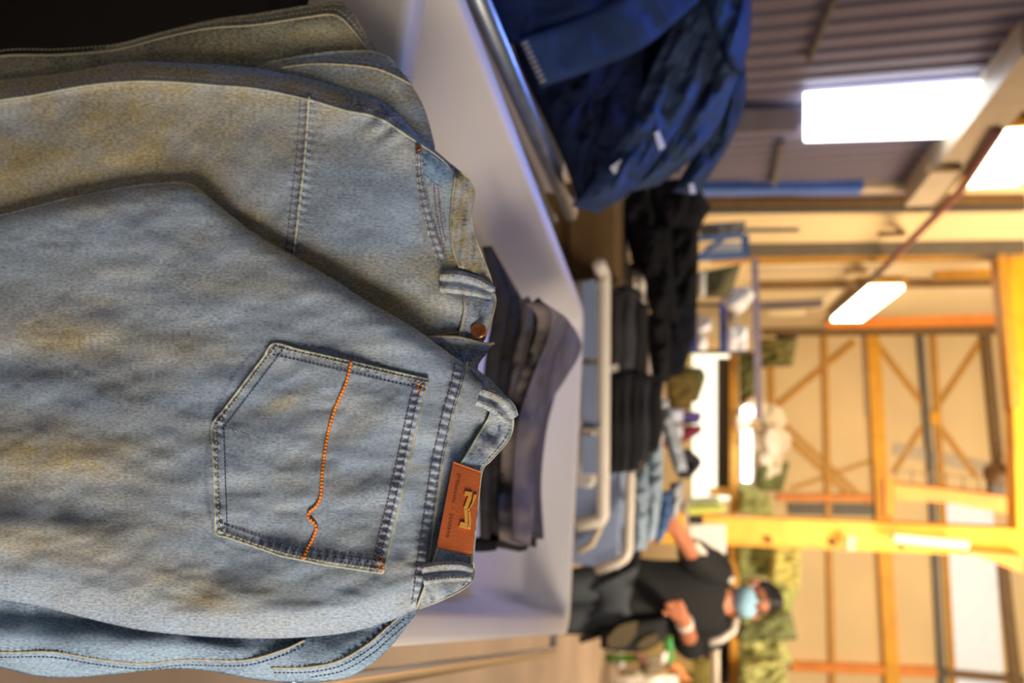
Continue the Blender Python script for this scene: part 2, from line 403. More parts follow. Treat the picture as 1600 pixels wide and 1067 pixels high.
# eave beam running along the left wall
E0 = pLeft(1610, 88, .15); E1 = pLeft(1438, 303, .15)
b = MB(); b.bar(E0 + (E0 - E1) * .1, E1, .34, .3, BL); struct_(b.make('trim_40', M['beam_beige']))
P = [pLeft(1560, 205, .35), pLeft(1499, 300, .35), pLeft(1437, 362, .35), pLeft(1375, 424, .35), pLeft(1292, 498, .35)]
o = thing('service_pipe', 'red painted pipe running along the left wall above the lamps', 'pipe', P[0])
b = MB(); b.tube(P[:4], .045); b.make('pipe', M['red'], o, True)
b = MB(); b.tube(P[3:], .05); b.make('pipe_end', M['darkgrey'], o, True)
for (x, y) in ((1497, 262), (1412, 365), (1352, 424)):
    b = MB(); a = pLeft(x, y, .35); b.bar(a, a + np.array((0, 0, -.3)) , .06, .06, BL); b.bar(a, pLeft(x, y, .05), .06, .06); b.make('bracket', M['brown'], o)
# lit strip lamps on the left wall
for (xs, ys, lb) in (((1325, 1378), (449, 499), 'glowing strip lamp halfway along the left wall'), ((1548, 1606), (206, 286), 'glowing strip lamp on the left wall at the top right corner of the photo')):
    x0, x1 = xs; y0, y1 = ys
    A0 = pLeft(x1 + 4, y0, .2); A1 = pLeft(x0 - 2, y1, .2)
    o = thing('strip_lamp', lb, 'lamp', (A0 + A1) / 2, 'strip lamps on the left wall')
    h = .62 if y0 > 300 else .55
    dirv = (A1 - A0) / np.linalg.norm(A1 - A0); cc = (A0 + A1) / 2
    b = MB(); b.box(cc, dirv * np.linalg.norm(A1 - A0) / 2, (0, 0, h / 2), BL * .05); b.make('diffuser', M['lamp'], o, False, .02)
    b = MB(); b.box(cc - BL * .1, dirv * np.linalg.norm(A1 - A0) / 2 * 1.03, (0, 0, h / 2 + .05), BL * .05); b.make('housing', M['gold'], o, False, .02)
o = thing('strip_lamp', 'small pale strip lamp in the dark bay at the far left corner', 'lamp', pLeft(1230, 491, .2), 'strip lamps on the left wall')
b = MB(); b.bar(pLeft(1200, 491, .2), pLeft(1258, 489, .2), .2, .1, BL); b.make('diffuser', M['dimtube'], o)
M['ridge'] = mat('pale_denim_edge', 'a2a696', .9, var=.2, nscale=400)
# ------------------------------------------------------------------ the washed jeans hanging over the near rim of the tub
def jbase(x, y):
    d = ray(x, y)
    lean = .075 * sm(600, 830, x)
    return (.47 + lean) / (1 + .33 * d[..., 0] / d[..., 1])
def jpt(x, y, off):
    return pY(x, y, jbase(x, y) - off)
DIAG = [(-260, 372), (-120, 355), (0, 335), (88, 313), (175, 295), (250, 285), (300, 288), (341, 320), (394, 361), (460, 400), (525, 438), (569, 467), (640, 507), (716, 561), (741, 575)]
LOWE = [(-260, 905), (-120, 918), (0, 938), (60, 948), (130, 965), (220, 985), (320, 995), (420, 998), (500, 994), (560, 985), (620, 966), (655, 950)]
WAIST = [(741, 575), (771, 600), (795, 629), (802, 657), (795, 686), (768, 718), (753, 737), (746, 800), (740, 868), (740, 900), (726, 918), (690, 937), (655, 950)]
YOKE = [(719, 566), (712, 600), (700, 640), (690, 685), (682, 720), (673, 780), (663, 850), (655, 910), (650, 945)]
POCKET = [(669, 593), (428, 537), (332, 664), (338, 833), (440, 868), (510, 882), (598, 895)]
PTOP = [(598, 895), (618, 815), (636, 740), (652, 665), (669, 593)]
SIDE = [(-260, 215), (-120, 180), (0, 157), (50, 150), (130, 135), (200, 128), (260, 128), (340, 134), (400, 139), (478, 155), (540, 173), (590, 184), (640, 215), (690, 250), (712, 277)]
UPPER = [(-260, 185), (-120, 150), (0, 126), (100, 114), (200, 97), (300, 98), (400, 106), (467, 118), (526, 134), (580, 149), (602, 161), (625, 181), (659, 217), (679, 234), (699, 251), (713, 265)]
FWAIST = [(713, 265), (741, 290), (737, 337), (743, 372), (762, 421), (773, 456), (774, 474), (766, 505), (757, 530), (750, 552), (745, 590)]
CSEAM = [(482, 150), (479, 200), (474, 260), (466, 330), (458, 400)]

def seamfx(x, y, line, width, wl, amp):
    d, a, s = pdist(x, y, line)
    return amp * np.sin(a * 2 * PI / wl + 2.2 * fbm(a / 25, d * 0, 2)) * np.exp(-(d / width) ** 2), d, a, s
def back_off(x, y, roll=True):
    o = .016 + .008 * fbm(x / 190 + 3, y / 120 + 9) + .004 * fbm(x / 75, y / 40)
    o = o + .006 * np.exp(-((y - (700 + .12 * x)) / 60) ** 2) * sm(420, 100, x)
    o = o - .006 * np.exp(-((y - (560 + .02 * x)) / 45) ** 2) * sm(430, 120, x)
    o = o + .006 * np.exp(-((y - 830 - .05 * x) / 35) ** 2) * sm(420, 150, x)
    # small wrinkles under the waist
    o = o + .0035 * np.sin((y + .5 * x) / 17) * np.exp(-((x - 700) / 45) ** 2) * (.4 + fbm(x / 60, y / 60))
    d, a, s = pdist(x, y, DIAG)
    o = o - .010 * np.clip(1 - d / 34, 0, 1) ** 2.2
    d2, a2, s2 = pdist(x, y, LOWE)
    o = o - .022 * np.clip(1 - d2 / 55, 0, 1) ** 2
    f, dd, _, _ = seamfx(x, y, YOKE, 9, 13, .0011); o = o + f + .0018 * np.exp(-(dd / 7) ** 2)
    return o
def front_off(x, y):
    o = -.002 + .008 * fbm(x / 140 + 31, y / 110 + 2) + .003 * fbm(x / 45 + 3, y / 45)
    d, a, s = pdist(x, y, SIDE)
    o = o + .0035 * np.exp(-(d / 5.5) ** 2) + .006 * np.exp(-((d - 10 * 0) / 26) ** 2)
    d0, _, _ = pdist(x, y, UPPER)
    o = o - .016 * np.clip(1 - d0 / 26, 0, 1) ** 2
    f, dd, _, sg = seamfx(x, y, CSEAM, 13, 12, .0013); o = o + f + .0022 * np.exp(-(dd / 4) ** 2)
    # pull lines where the pocket bag is caught in the side seam
    o = o + .004 * np.sin((x + 1.4 * y) / 9) * np.exp(-((x - 600) / 26) ** 2 - ((y - 190) / 26) ** 2)
    # crumple round the fly
    o = o + .005 * np.sin((x * .55 - y) / 13 + 1) * np.exp(-((x - 710) / 45) ** 2 - ((y - 490) / 45) ** 2)
    o = o - .012 * np.exp(-((y - 545) / 30) ** 2) * sm(600, 700, x)
    dg, _, _ = pdist(x, y, DIAG); o = o - .009 * np.exp(-(dg / 40) ** 2)
    return o
def blob(x, y, cx, cy, rx, ry, ang=0.0):
    c, s = math.cos(ang), math.sin(ang); u = (x - cx) * c + (y - cy) * s; v = -(x - cx) * s + (y - cy) * c
    return np.exp(-(u / rx) ** 2 - (v / ry) ** 2)
def back_wash(x, y):
    d, a, s = pdist(x, y, DIAG)
    n = fbm(x / 110 + 5, y / 45 + 1)
    tan = .10 + .45 * n + .55 * np.exp(-(d / 9) ** 2) * sm(200, 330, x) + .25 * np.exp(-(d / 22) ** 2)
    tan = tan + .6 * blob(x, y, 60, 520, 200, 40, .05) + .75 * blob(x, y, 60, 700, 150, 55, .1) + .65 * blob(x, y, 140, 860, 190, 45, .2) + .5 * blob(x, y, 330, 930, 120, 30, .1)
    tan = tan + .25 * blob(x, y, 330, 400, 120, 40, .5) - .35 * blob(x, y, 480, 720, 130, 150)
    tan = tan + .6 * blob(x, y, 640, 880, 40, 8, -.25) + .55 * blob(x, y, 652, 730, 24, 9, -.1) + .35 * blob(x, y, 455, 640, 60, 14, -.5)
    f, dy, ay, _ = seamfx(x, y, YOKE, 11, 13, 1.0)
    dark = np.clip(1.3 * f, 0, 1) * .8
    dp, ap, sp = pdist(x, y, POCKET)
    dark = dark + .5 * np.exp(-(d / 2.5) ** 2) * sm(60, 0, x) + .65 * np.exp(-(dp / 3) ** 2)
    dl, _, _ = pdist(x, y, LOWE); dark = dark + .25 * np.exp(-(dl / 5) ** 2)
    dark = dark + .10 * np.clip(fbm(x / 30 + 2, y / 14 + 8) - .15, 0, 1) * sm(380, 120, x)
    pale = .8 * np.clip(-f, 0, 1) + .35 * np.clip(n * -1, 0, 1) + .3 * blob(x, y, 620, 870, 50, 40) + .15 * sm(300, 520, x)
    return np.stack((np.clip(tan, 0, .95), np.clip(dark, 0, 1), np.clip(pale, 0, .8)), -1)
def front_wash_light(x, y):
    d, a, s = pdist(x, y, SIDE); dg, _, _ = pdist(x, y, DIAG)
    n = fbm(x / 120 + 9, y / 60 + 4)
    tan = .48 + .5 * n + .95 * np.exp(-(dg / 26) ** 2) + .6 * blob(x, y, 90, 265, 240, 45, -.1) + .25 * sm(250, 130, y)
    tan = tan - .55 * blob(x, y, 570, 330, 110, 90) - .25 * blob(x, y, 560, 230, 80, 40)
    tan = tan + .45 * np.exp(-((d - 16) / 9) ** 2) * (s < 0) + .5 * blob(x, y, 730, 390, 40, 45)
    f, dc, ac, sg = seamfx(x, y, CSEAM, 18, 12, 1.0)
    dark = 1.1 * np.clip(f, 0, 1) + .5 * np.exp(-((dc - 3) / 2.5) ** 2) * (sg < 0)
    fs, _, _, ss = seamfx(x, y, SIDE, 12, 11, 1.0)
    dark = dark + .45 * np.clip(fs, 0, 1) * (ss < 0) + .55 * np.exp(-(d / 3) ** 2) * (ss > 0)
    dark = dark + .8 * (blob(x, y, 560, 163, 26, 9, .35) + blob(x, y, 608, 175, 10, 8) + blob(x, y, 612, 203, 9, 8) + blob(x, y, 593, 195, 6, 5) + blob(x, y, 596, 164, 8, 4))
    dark = dark + .55 * blob(x, y, 722, 505, 22, 14) + .4 * blob(x, y, 690, 515, 26, 10, .4) + .55 * blob(x, y, 690, 262, 26, 15, .5)
    pale = .8 * np.clip(-f, 0, 1) + .35 * np.clip(-n, 0, 1) + .3 * np.exp(-((d - 3) / 4) ** 2) * (ss < 0)
    up, _, _ = pdist(x, y, UPPER)
    tan = tan - .9 * np.exp(-(up / 9) ** 2) * sm(180, 260, x)  # lit roll put into the colour: less tan along the upper edge
    return np.stack((np.clip(tan, 0, .95), np.clip(dark, 0, 1), np.clip(pale, 0, .8)), -1)
def flatwash(t=.3, dk=.0, p=.1):
    def fn(x, y):
        n = fbm(x / 60, y / 60)
        return np.stack((np.clip(t + .35 * n, 0, 1), np.clip(dk + .3 * np.clip(n, 0, 1), 0, 1), np.clip(p - .3 * n, 0, 1)), -1)
    return fn
def sheet(name, A, B, n, m, offfn, wash, material, parent, th=.0018, Lc=None, Rc=None, edge=.0008, back=None):
    g = coons(A, B, n, m, Lc, Rc); x = g[..., 0]; y = g[..., 1]
    off = offfn(x, y)
    s = np.linspace(0, 1, n)[:, None]; t = np.linspace(0, 1, m)[None]
    e = np.minimum(np.minimum(s, 1 - s) * (n - 1), np.minimum(t, 1 - t) * (m - 1)) * np.ones((n, m))
    off = off - edge * np.clip(1 - e / 1.0, 0, 1)
    fr = jpt(x, y, off); bk = jpt(x, y, off - th if back is None else np.minimum(off - th, back))
    k = jbase(x, y) / 1000.0
    uv = np.stack((x * .0005, y * .0005), -1)
    return grid_solid(name, fr, bk, M[material], parent, wash(x, y), uv)
def stitches(name, lines, material, parent, offfn, step=6.5, ln=4.6, rad=.00042, lift=.0006):
    b = MB()
    for line in lines:
        L = float(np.sum(np.linalg.norm(np.diff(spline(line, 80), axis=0), axis=1)))
        k = max(2, int(L / step)); P = spline(line, k * 6 + 1); q = ln / step
        for i in range(k):
            seg = spline([P[i * 6], P[i * 6 + 3], P[i * 6 + 6]], 41)
            seg = seg[[0, int(8 * q), int(20 * q), int(32 * q), int(40 * q)]]
            o = offfn(seg[:, 0], seg[:, 1]) + lift + np.array((-.0006, .0002, .0004, .0002, -.0006))
            w = jpt(seg[:, 0], seg[:, 1], o)
            b.tube(list(w), [rad * .5, rad, rad * 1.1, rad, rad * .5], 6)
    return b.make(name, M[material], parent, True)
def cord(name, lines, material, parent, offfn, rad=.0009, lift=.0006):
    b = MB()
    for line in lines:
        L = float(np.sum(np.linalg.norm(np.diff(spline(line, 80), axis=0), axis=1)))
        P = spline(line, max(4, int(L / 4)))
        b.tube(list(jpt(P[:, 0], P[:, 1], offfn(P[:, 0], P[:, 1]) + lift)), rad, 7)
    return b.make(name, M[material], parent, True)

JEANS = thing('folded_jeans', 'stone-washed jeans with rust leather patch and back pocket, topmost on the near rim', 'jeans', (0.02, .53, .42), 'light-washed jeans on the near rim')
sheet('front_leg', UPPER, [(-260, 430), (0, 400), (175, 350), (300, 345), (420, 440), (560, 530), (660, 600), (745, 590)], 330, 96, front_off, front_wash_light, 'denim', JEANS, Rc=FWAIST, back=-.008)
sheet('back_leg', DIAG, LOWE, 300, 200, back_off, back_wash, 'denim', JEANS, Rc=[(741, 575), (764, 604), (784, 632), (790, 657), (785, 684), (761, 716), (746, 740), (738, 800), (732, 868), (730, 898), (720, 914), (688, 933), (655, 950)], back=.004)
# back waistband
WBLOW = [(735, 576), (757, 606), (767, 642), (748, 678), (724, 718), (706, 745), (696, 795), (684, 855), (668, 905), (652, 948)]
def wb_off(x, y):
    d, a, s = pdist(x, y, WAIST); l, _, _ = pdist(x, y, WBLOW)
    return back_off(x, y) + .0055 - .004 * np.clip(1 - d / 14, 0, 1) ** 2 + .0022 * np.sin((x - y) / 8) * np.exp(-((x - 770) / 24) ** 2 - ((y - 680) / 30) ** 2) - .007 * blob(x, y, 775, 668, 18, 16) + .001 * fbm(x / 12, y / 12)
WB = sheet('waistband', WBLOW, WAIST, 150, 26, wb_off, lambda x, y: np.stack((np.clip(.25 + .6 * fbm(x / 25, y / 25) + .4 * blob(x, y, 770, 608, 30, 10, .6), 0, 1), np.clip(.25 + 1.1 * fbm(x / 16 + 4, y / 16) + .5 * np.exp(-(pdist(x, y, WBLOW)[0] / 2) ** 2) + .8 * blob(x, y, 775, 668, 16, 14), 0, 1), np.clip(.3 - fbm(x / 20, y / 20), 0, .8)), -1), 'denim', JEANS)
stitches('waistband_stitching', [[(p[0] - 4 if i < 3 else p[0] - 5, p[1] + (0 if i > 2 else 3)) for i, p in enumerate(WAIST[1:-2])]], 'thread', JEANS, lambda x, y: wb_off(x, y))
cord('waistband_edge', [WAIST], 'ridge', JEANS, lambda x, y: wb_off(x, y), .0007, 0)
cord('waistband_seam_edge', [WBLOW[1:]], 'ridge', JEANS, wb_off, .0008, .0004)
# yoke chain stitch : two rails and rungs
YI = [(p[0] - 7, p[1] + 1) for p in YOKE]; YO = [(p[0] + 7, p[1] - 1) for p in YOKE]
stitches('yoke_stitching', [YI, YO], 'thread_brown', JEANS, back_off, 6.2, 5.0)
cord('yoke_ridge', [[(p[0] + 11, p[1]) for p in YOKE]], 'ridge', JEANS, back_off, .0008, .0002)
# belt loops
def strap(name, mid, hw, offfn, arch, wash, parent=JEANS, lw=.0034):
    P = spline(mid, 40); T = np.gradient(P, axis=0); T /= np.linalg.norm(T, axis=1)[:, None]; Nn = np.stack((-T[:, 1], T[:, 0]), -1)
    h = np.interp(np.linspace(0, 1, 40), np.linspace(0, 1, len(hw)), hw)[:, None]
    A = P - Nn * h; B = P + Nn * h; m = 17
    t = np.linspace(0, 1, m)[None, :, None]; g = A[:, None] * (1 - t) + B[:, None] * t
    tt = np.linspace(-1, 1, m)[None]; s = np.linspace(0, 1, 40)[:, None]
    prof = .0022 * (np.exp(-((np.abs(tt) - .55) / .3) ** 2)) - .0016 * np.exp(-(tt / .14) ** 2)
    bend = arch * np.sin(PI * np.clip(s, 0, 1)) ** .6
    x, y = g[..., 0], g[..., 1]; base = offfn(P[:, 0], P[:, 1])[:, None]
    off = base + lw + prof + bend - .003 * np.abs(tt) ** 8
    o = grid_solid(name, jpt(x, y, off), jpt(x, y, off - .0022), M['denim'], parent, wash(x, y), np.stack((x * .0005, y * .0005), -1))
    for sg, nm in ((-.5, 0), (.5, 1)):
        ln = P + Nn * h * sg
    stitches('loop_stitching', [(P - Nn * h * .62)[2:-2:4], (P + Nn * h * .62)[2:-2:4]], 'thread', o, lambda X, Y: np.interp(X, np.sort(P[:, 0]), (base[:, 0] + lw + .0018 + bend[:, 0])[np.argsort(P[:, 0])]), 5.5, 4, .00036, .0002)
    return o
lwash = lambda x, y: np.stack((np.clip(.45 + .5 * fbm(x / 14, y / 14), 0, 1), np.clip(.15 + .8 * fbm(x / 9 + 7, y / 9), 0, .8), np.clip(.35 - fbm(x / 11, y / 11), 0, .9)), -1)
strap('belt_loop', [(748, 618), (762, 623), (778, 631), (791, 643), (799, 656)], [17, 17, 18, 17, 13], lambda x, y: np.maximum(wb_off(x, y), back_off(x, y) + .003) + .006, .004, lwash)
strap('belt_loop', [(660, 898), (690, 894), (715, 893), (738, 896)], [17, 18, 17, 14], lambda x, y: np.maximum(wb_off(x, y), back_off(x, y) + .002) + .001, .004, lwash)
strap('belt_loop', [(687, 440), (715, 441), (745, 448), (771, 459)], [17, 19, 17, 11], front_off, .006, lwash)
# leather patch with metal emblem
PQ = [(708, 721), (752, 737), (738, 868), (682, 857)]
def patch_px(u, v):      # u along the text (down the image), v towards the waist
    a = np.array(PQ[0]); b = np.array(PQ[1]); c = np.array(PQ[2]); d = np.array(PQ[3])
    u = np.asarray(u, float)[..., None]; v = np.asarray(v, float)[..., None]
    return (1 - u) * ((1 - v) * a + v * b) + u * ((1 - v) * d + v * c)
def pw_off(x, y): return np.full(np.shape(x), 0.0) + .0245 + .0015 * np.sin((y - 720) / 45)
PATCH_OFF = float(np.max(wb_off(*np.array([patch_px(a, b) for a in np.linspace(0, 1, 9) for b in np.linspace(0, 1, 7)]).T))) + .0006
pw_off = lambda x, y: PATCH_OFF + .0012 * np.sin((np.asarray(y) - 720) / 48)
PATCH = sheet('leather_patch', [PQ[0], PQ[3]], [PQ[1], PQ[2]], 40, 16, pw_off, flatwash(), 'leather', JEANS, th=.0035, edge=.0006)
PATCH['label'] = 'rust-brown leather waistband patch'
def patch_solid(name, polys, h, m, lift=.0002):
    b = MB()
    for poly in polys:
        q = np.array([patch_px(u, v) for u, v in poly]); o = pw_off(q[:, 0], q[:, 1])
        c = q.mean(0); qi = c + (q - c) * .88
        lo = jpt(q[:, 0], q[:, 1], o + lift); hi = jpt(q[:, 0], q[:, 1], o + h * .7); tp = jpt(qi[:, 0], qi[:, 1], o + h); n = len(poly)
        b.add(np.vstack((lo, hi, tp)), [(i, (i + 1) % n, n + (i + 1) % n, n + i) for i in range(n)] + [(n + i, n + (i + 1) % n, 2 * n + (i + 1) % n, 2 * n + i) for i in range(n)] + [tuple(range(2 * n, 3 * n))])
    return b.make(name, M[m], PATCH, False)
def zp(x, y):   # measured in the close view of the patch -> patch u,v
    px = 660 + x * .1688; py = 700 + y * .1688
    a, b, c, d = map(np.array, PQ); u, v = .5, .5
    for _ in range(30):
        p = (1 - u) * ((1 - v) * a + v * b) + u * ((1 - v) * d + v * c)
        du = -((1 - v) * a + v * b) + ((1 - v) * d + v * c); dv = (1 - u) * (b - a) + u * (c - d)
        r = np.array((px, py)) - p; J = np.array((du, dv)).T; s = np.linalg.solve(J, r); u += s[0]; v += s[1]
    return (u, v)
EMB = [[(392, 395), (462, 408), (459, 448), (385, 438)], [(425, 440), (462, 446), (420, 560), (380, 556)], [(382, 556), (420, 560), (424, 690), (392, 690)],
       [(350, 680), (424, 692), (416, 748), (338, 726)], [(478, 422), (506, 426), (470, 520), (428, 578), (424, 574), (462, 500)], [(424, 576), (444, 572), (452, 680), (446, 752), (420, 744), (430, 690)]]
patch_solid('metal_emblem', [[zp(*p) for p in q] for q in EMB], .0018, 'emblem')['label'] = 'gold-coloured metal letter emblem'
def patch_text(txt, u0, u1, v0, size):
    c = bpy.data.curves.new('patch_text', 'FONT'); c.body = txt; c.size = 1; c.resolution_u = 3
    t = bpy.data.objects.new('patch_text', c); COL.objects.link(t); dg = bpy.context.evaluated_depsgraph_get()
    me = bpy.data.meshes.new_from_object(t.evaluated_get(dg)); bpy.data.objects.remove(t)
    v = np.array([p.co[:2] for p in me.vertices]); fc = [tuple(p.vertices) for p in me.polygons]
    x0, x1 = v[:, 0].min(), v[:, 0].max(); u = u0 + (v[:, 0] - x0) / (x1 - x0) * (u1 - u0); w = v0 + v[:, 1] * size
    q = patch_px(u, w); o = pw_off(q[:, 0], q[:, 1])
    mesh('patch_lettering', jpt(q[:, 0], q[:, 1], o + .0004), fc, 'patch_print', PATCH, False)
    bpy.data.meshes.remove(me)
patch_text('Mieux - jeans', .12, .86, .21, .20)
# back pocket
def pk_off(x, y):
    d, a, s = pdist(x, y, POCKET); d2, a2, s2 = pdist(x, y, PTOP)
    f = .0007 * np.sin(a * 2 * PI / 13) * np.exp(-((d - 10) / 7) ** 2) + .0009 * np.sin(a2 * 2 * PI / 12) * np.exp(-((d2 - 12) / 8) ** 2)
    return back_off(x, y) + .003 + f + .001 * np.exp(-((d - 10) / 7) ** 2) + .0012 * np.exp(-((d2 - 11) / 8) ** 2) + .0015 * np.sin((x - .6 * y) / 22) * .4
def pk_wash(x, y):
    d, a, s = pdist(x, y, POCKET); d2, a2, s2 = pdist(x, y, PTOP); n = fbm(x / 50 + 2, y / 40 + 2)
    f = np.sin(a * 2 * PI / 13 + 2 * fbm(a / 30, a * 0)) * np.exp(-((d - 10) / 8) ** 2) + np.sin(a2 * 2 * PI / 12) * np.exp(-((d2 - 12) / 9) ** 2)
    dark = np.clip(1.0 * f, 0, 1) + .55 * blob(x, y, 650, 602, 14, 12) + .3 * blob(x, y, 540, 870, 60, 12, .15) + .25 * np.exp(-((d - 18) / 3) ** 2)
    pale = .8 * np.clip(-f, 0, 1) + .35 * np.exp(-(d / 4) ** 2) + .3 * np.exp(-(d2 / 4) ** 2) + .12
    tan = .12 + .35 * n + .55 * blob(x, y, 440, 630, 50, 12, -.5) + .3 * blob(x, y, 560, 670, 50, 14, -.5)
    return np.stack((np.clip(tan, 0, 1), np.clip(dark, 0, 1), np.clip(pale, 0, .8)), -1)
PK = sheet('back_pocket', [(428, 537), (508, 556), (590, 575), (669, 593)], [(338, 833), (440, 868), (510, 882), (598, 895)], 150, 170, pk_off, pk_wash, 'denim', JEANS, Lc=[(428, 537), (380, 600), (333, 662), (332, 664), (334, 750), (338, 833)], Rc=PTOP[::-1], th=.0026)
def inset(line, d):
    P = np.array(line, float); c = np.array((500, 720)); out = []
    for i, p in enumerate(P):
        t = P[min(i + 1, len(P) - 1)] - P[max(i - 1, 0)]; t /= np.linalg.norm(t); n = np.array((-t[1], t[0]))
        if n @ (c - p) < 0: n = -n
        out.append(tuple(p + n * d))
    return out
def polyfine(line):
    out = []
    for a, b in zip(line[:-1], line[1:]): 
        a = np.array(a, float); b = np.array(b, float)
        out += [tuple(a + (b - a) * k / 6) for k in range(6)]
    return out + [tuple(line[-1])]
PO = [(669, 593), (428, 537)], [(428, 537), (332, 664)], [(332, 664), (338, 833)], [(338, 833), (440, 868), (510, 882), (598, 895)]
for d, mt in ((5, 'thread'), (17, 'thread_blue')):
    stitches('pocket_stitching', [inset(p, d) if len(p) > 2 else inset(p, d) for p in PO], mt, PK, pk_off, 6.2, 4.6, .0004)
stitches('pocket_stitching', [[(p[0] - 9, p[1]) for p in PTOP], [(p[0] - 20, p[1]) for p in PTOP]], 'thread_brown', PK, pk_off, 6, 4.6, .0004)
cord('pocket_edge', [polyfine(POCKET), PTOP], 'ridge', PK, pk_off, .0009, -.0006)
ARC = [(549, 565), (540, 600), (521, 645), (510, 690), (504, 735), (501, 775), (494, 790), (484, 799), (482, 808), (490, 816), (494, 826), (487, 845), (479, 860), (474, 874)]
o_ = stitches('decorative_stitching', [ARC], 'thread_orange', PK, pk_off, 5.5, 5.4, .0011, .0006); o_['label'] = 'orange wavy decorative stitching'
stitches('bar_tack', [[(590, 872), (594, 893)], [(597, 870), (600, 892)]], 'thread_orange', PK, pk_off, 4, 3.6, .0005); stitches('bar_tack', [[(655, 598), (651, 612)], [(661, 600), (657, 614)]], 'thread_orange', PK, pk_off, 4, 3.6, .0005)
# front details
stitches('crotch_seam_stitching', [[(p[0] - 13, p[1] + 3) for p in CSEAM], [(p[0] - 3, p[1] + 1) for p in CSEAM]], 'thread_brown', JEANS, front_off, 6, 4.8, .00042)
cord('crotch_seam_ridge', [[(p[0] + 1, p[1]) for p in CSEAM]], 'ridge', JEANS, front_off, .0010, .0002)
cord('side_seam_ridge', [SIDE[1:]], 'ridge', JEANS, front_off, .0011, -.0002)
stitches('side_seam_stitching', [[(p[0] + 2, p[1] - 9) for p in SIDE[1:-2]]], 'thread_brown', JEANS, front_off, 7, 5, .0004)
# pocket opening: blue pocket facing, coin pocket, stitched edge
FL = lambda k: (lambda x, y: front_off(x, y) + k)
bluew = lambda x, y: np.stack((.05 + 0 * x, np.clip(.35 + fbm(x / 12, y / 12) + .4 * blob(x, y, 700, 285, 20, 12), 0, .9), .05 + 0 * x), -1)
sheet('pocket_facing', [(656, 234), (680, 246), (713, 274)], [(672, 330), (690, 370), (704, 400)], 40, 40, FL(.0012), lambda x, y: np.stack((np.clip((y - 272) / 45, 0, .5), np.clip(.5 - (y - 262) / 60 + fbm(x / 12, y / 12), 0, .85), np.clip((y - 285) / 90, 0, .4)), -1), 'denim_blue', JEANS)
CPA = [(664, 274), (678, 286), (691, 294)]; CPB = [(686, 372), (697, 377), (703, 384)]
CP = sheet('coin_pocket', CPA, CPB, 24, 40, FL(.003), lwash, 'denim', JEANS, Rc=[(691, 294), (695, 330), (699, 358), (703, 384)])
stitches('coin_pocket_stitching', [[(685, 294), (688, 330), (692, 358), (697, 380)], [(678, 289), (681, 325), (686, 355), (691, 376)]], 'thread_brown', CP, FL(.0032), 5.5, 4.4, .0004)
PEL = [(650, 233), (651, 278), (657, 318), (669, 365), (684, 409)]; PER = [(659, 231), (661, 276), (668, 314), (681, 358), (697, 405)]
PE = sheet('pocket_edge_band', PEL, PER, 90, 12, lambda x, y: front_off(x, y) + .0042 + .0008 * np.sin(y / 1.9), lwash, 'denim', JEANS)
stitches('pocket_edge_stitching', [[(p[0] + 2.5, p[1]) for p in PEL], [(p[0] - 2.5, p[1]) for p in PER]], 'thread_brown', PE, lambda x, y: front_off(x, y) + .0048, 5.2, 4, .0004)
# front waistband in two stretches, either side of the loop
FWL = [(712, 270), (706, 318), (704, 351), (708, 388), (718, 418)]
fw_off = lambda x, y: front_off(x, y) + .0042 + .0016 * np.sin((x * 1.0 + .12 * y) / 3.3) - .003 * np.clip((x - 728) / 25, 0, 1) ** 2
fw_wash = lambda x, y: np.stack((np.clip(.85 + .4 * fbm(x / 25, y / 25) + .3 * blob(x, y, 720, 400, 30, 25), 0, 1), np.clip(.35 * np.sin((x + .12 * y) / 3.3 + 2) + fbm(x / 14, y / 14), 0, .7), np.clip(.25 - fbm(x / 20, y / 20), 0, .8)), -1)
FW = sheet('front_waistband', FWL, FWAIST[:5] + [(766, 434)], 80, 30, fw_off, fw_wash, 'denim', JEANS)
cord('front_waistband_edge', [FWAIST[:6], FWL], 'thread', FW, fw_off, .0007, 0)
FW2L = [(724, 455), (726, 482), (722, 505), (716, 528)]
fw2w = lambda x, y: np.stack((np.clip(.2 + .5 * fbm(x / 20, y / 20), 0, 1), np.clip(.3 + .9 * fbm(x / 12, y / 12) + .4 * blob(x, y, 760, 470, 14, 14), 0, .9), np.clip(.25 - fbm(x / 15, y / 15), 0, .8)), -1)
fw2o = lambda x, y: front_off(x, y) + .005 + .0012 * np.sin(x / 4.5)
FW2 = sheet('front_waistband', FW2L, [(773, 458), (774, 474), (766, 505), (757, 531)], 50, 24, fw2o, fw2w, 'denim', JEANS)
stitches('waistband_stitching', [[(730, 458), (732, 482), (728, 505), (722, 526)], [(746, 460), (747, 482), (745, 500)]], 'thread', FW2, fw2o, 5.5, 4.2, .0004)
cord('waistband_edge', [[(773, 458), (774, 474), (766, 505), (757, 531)], FW2L], 'thread', FW2, fw2o, .0007, 0)
# fly flap below the button
FTOP = [(668, 527), (700, 526), (722, 528), (745, 534), (760, 537), (772, 536)]
flo = lambda x, y: front_off(x, y) + .012 + .003 * np.exp(-((y - 534) / 6) ** 2)
FLAP = sheet('fly_flap', FTOP, [(676, 530), (700, 548), (718, 562), (730, 570), (738, 577), (744, 575)], 50, 20, flo, lambda x, y: np.stack((np.clip(.35 + fbm(x / 15, y / 15), 0, 1), np.clip(.35 + 1.3 * fbm(x / 10 + 3, y / 10), 0, .9), np.clip(.8 - (y - 530) / 12, 0, .7)), -1), 'denim', JEANS, Rc=[(772, 536), (760, 552), (750, 566), (744, 575)])
cord('flap_edge', [FTOP], 'thread', FLAP, flo, .0011, 0)
b = MB()
zpts = spline([(672, 527), (690, 523), (705, 520), (718, 519)], 18)
for p in zpts: b.ball(jpt(p[0], p[1], float(front_off(p[0], p[1])) + .006), (.0009, 0, 0), (0, .0008, 0), (0, 0, .0006), 8, 6)
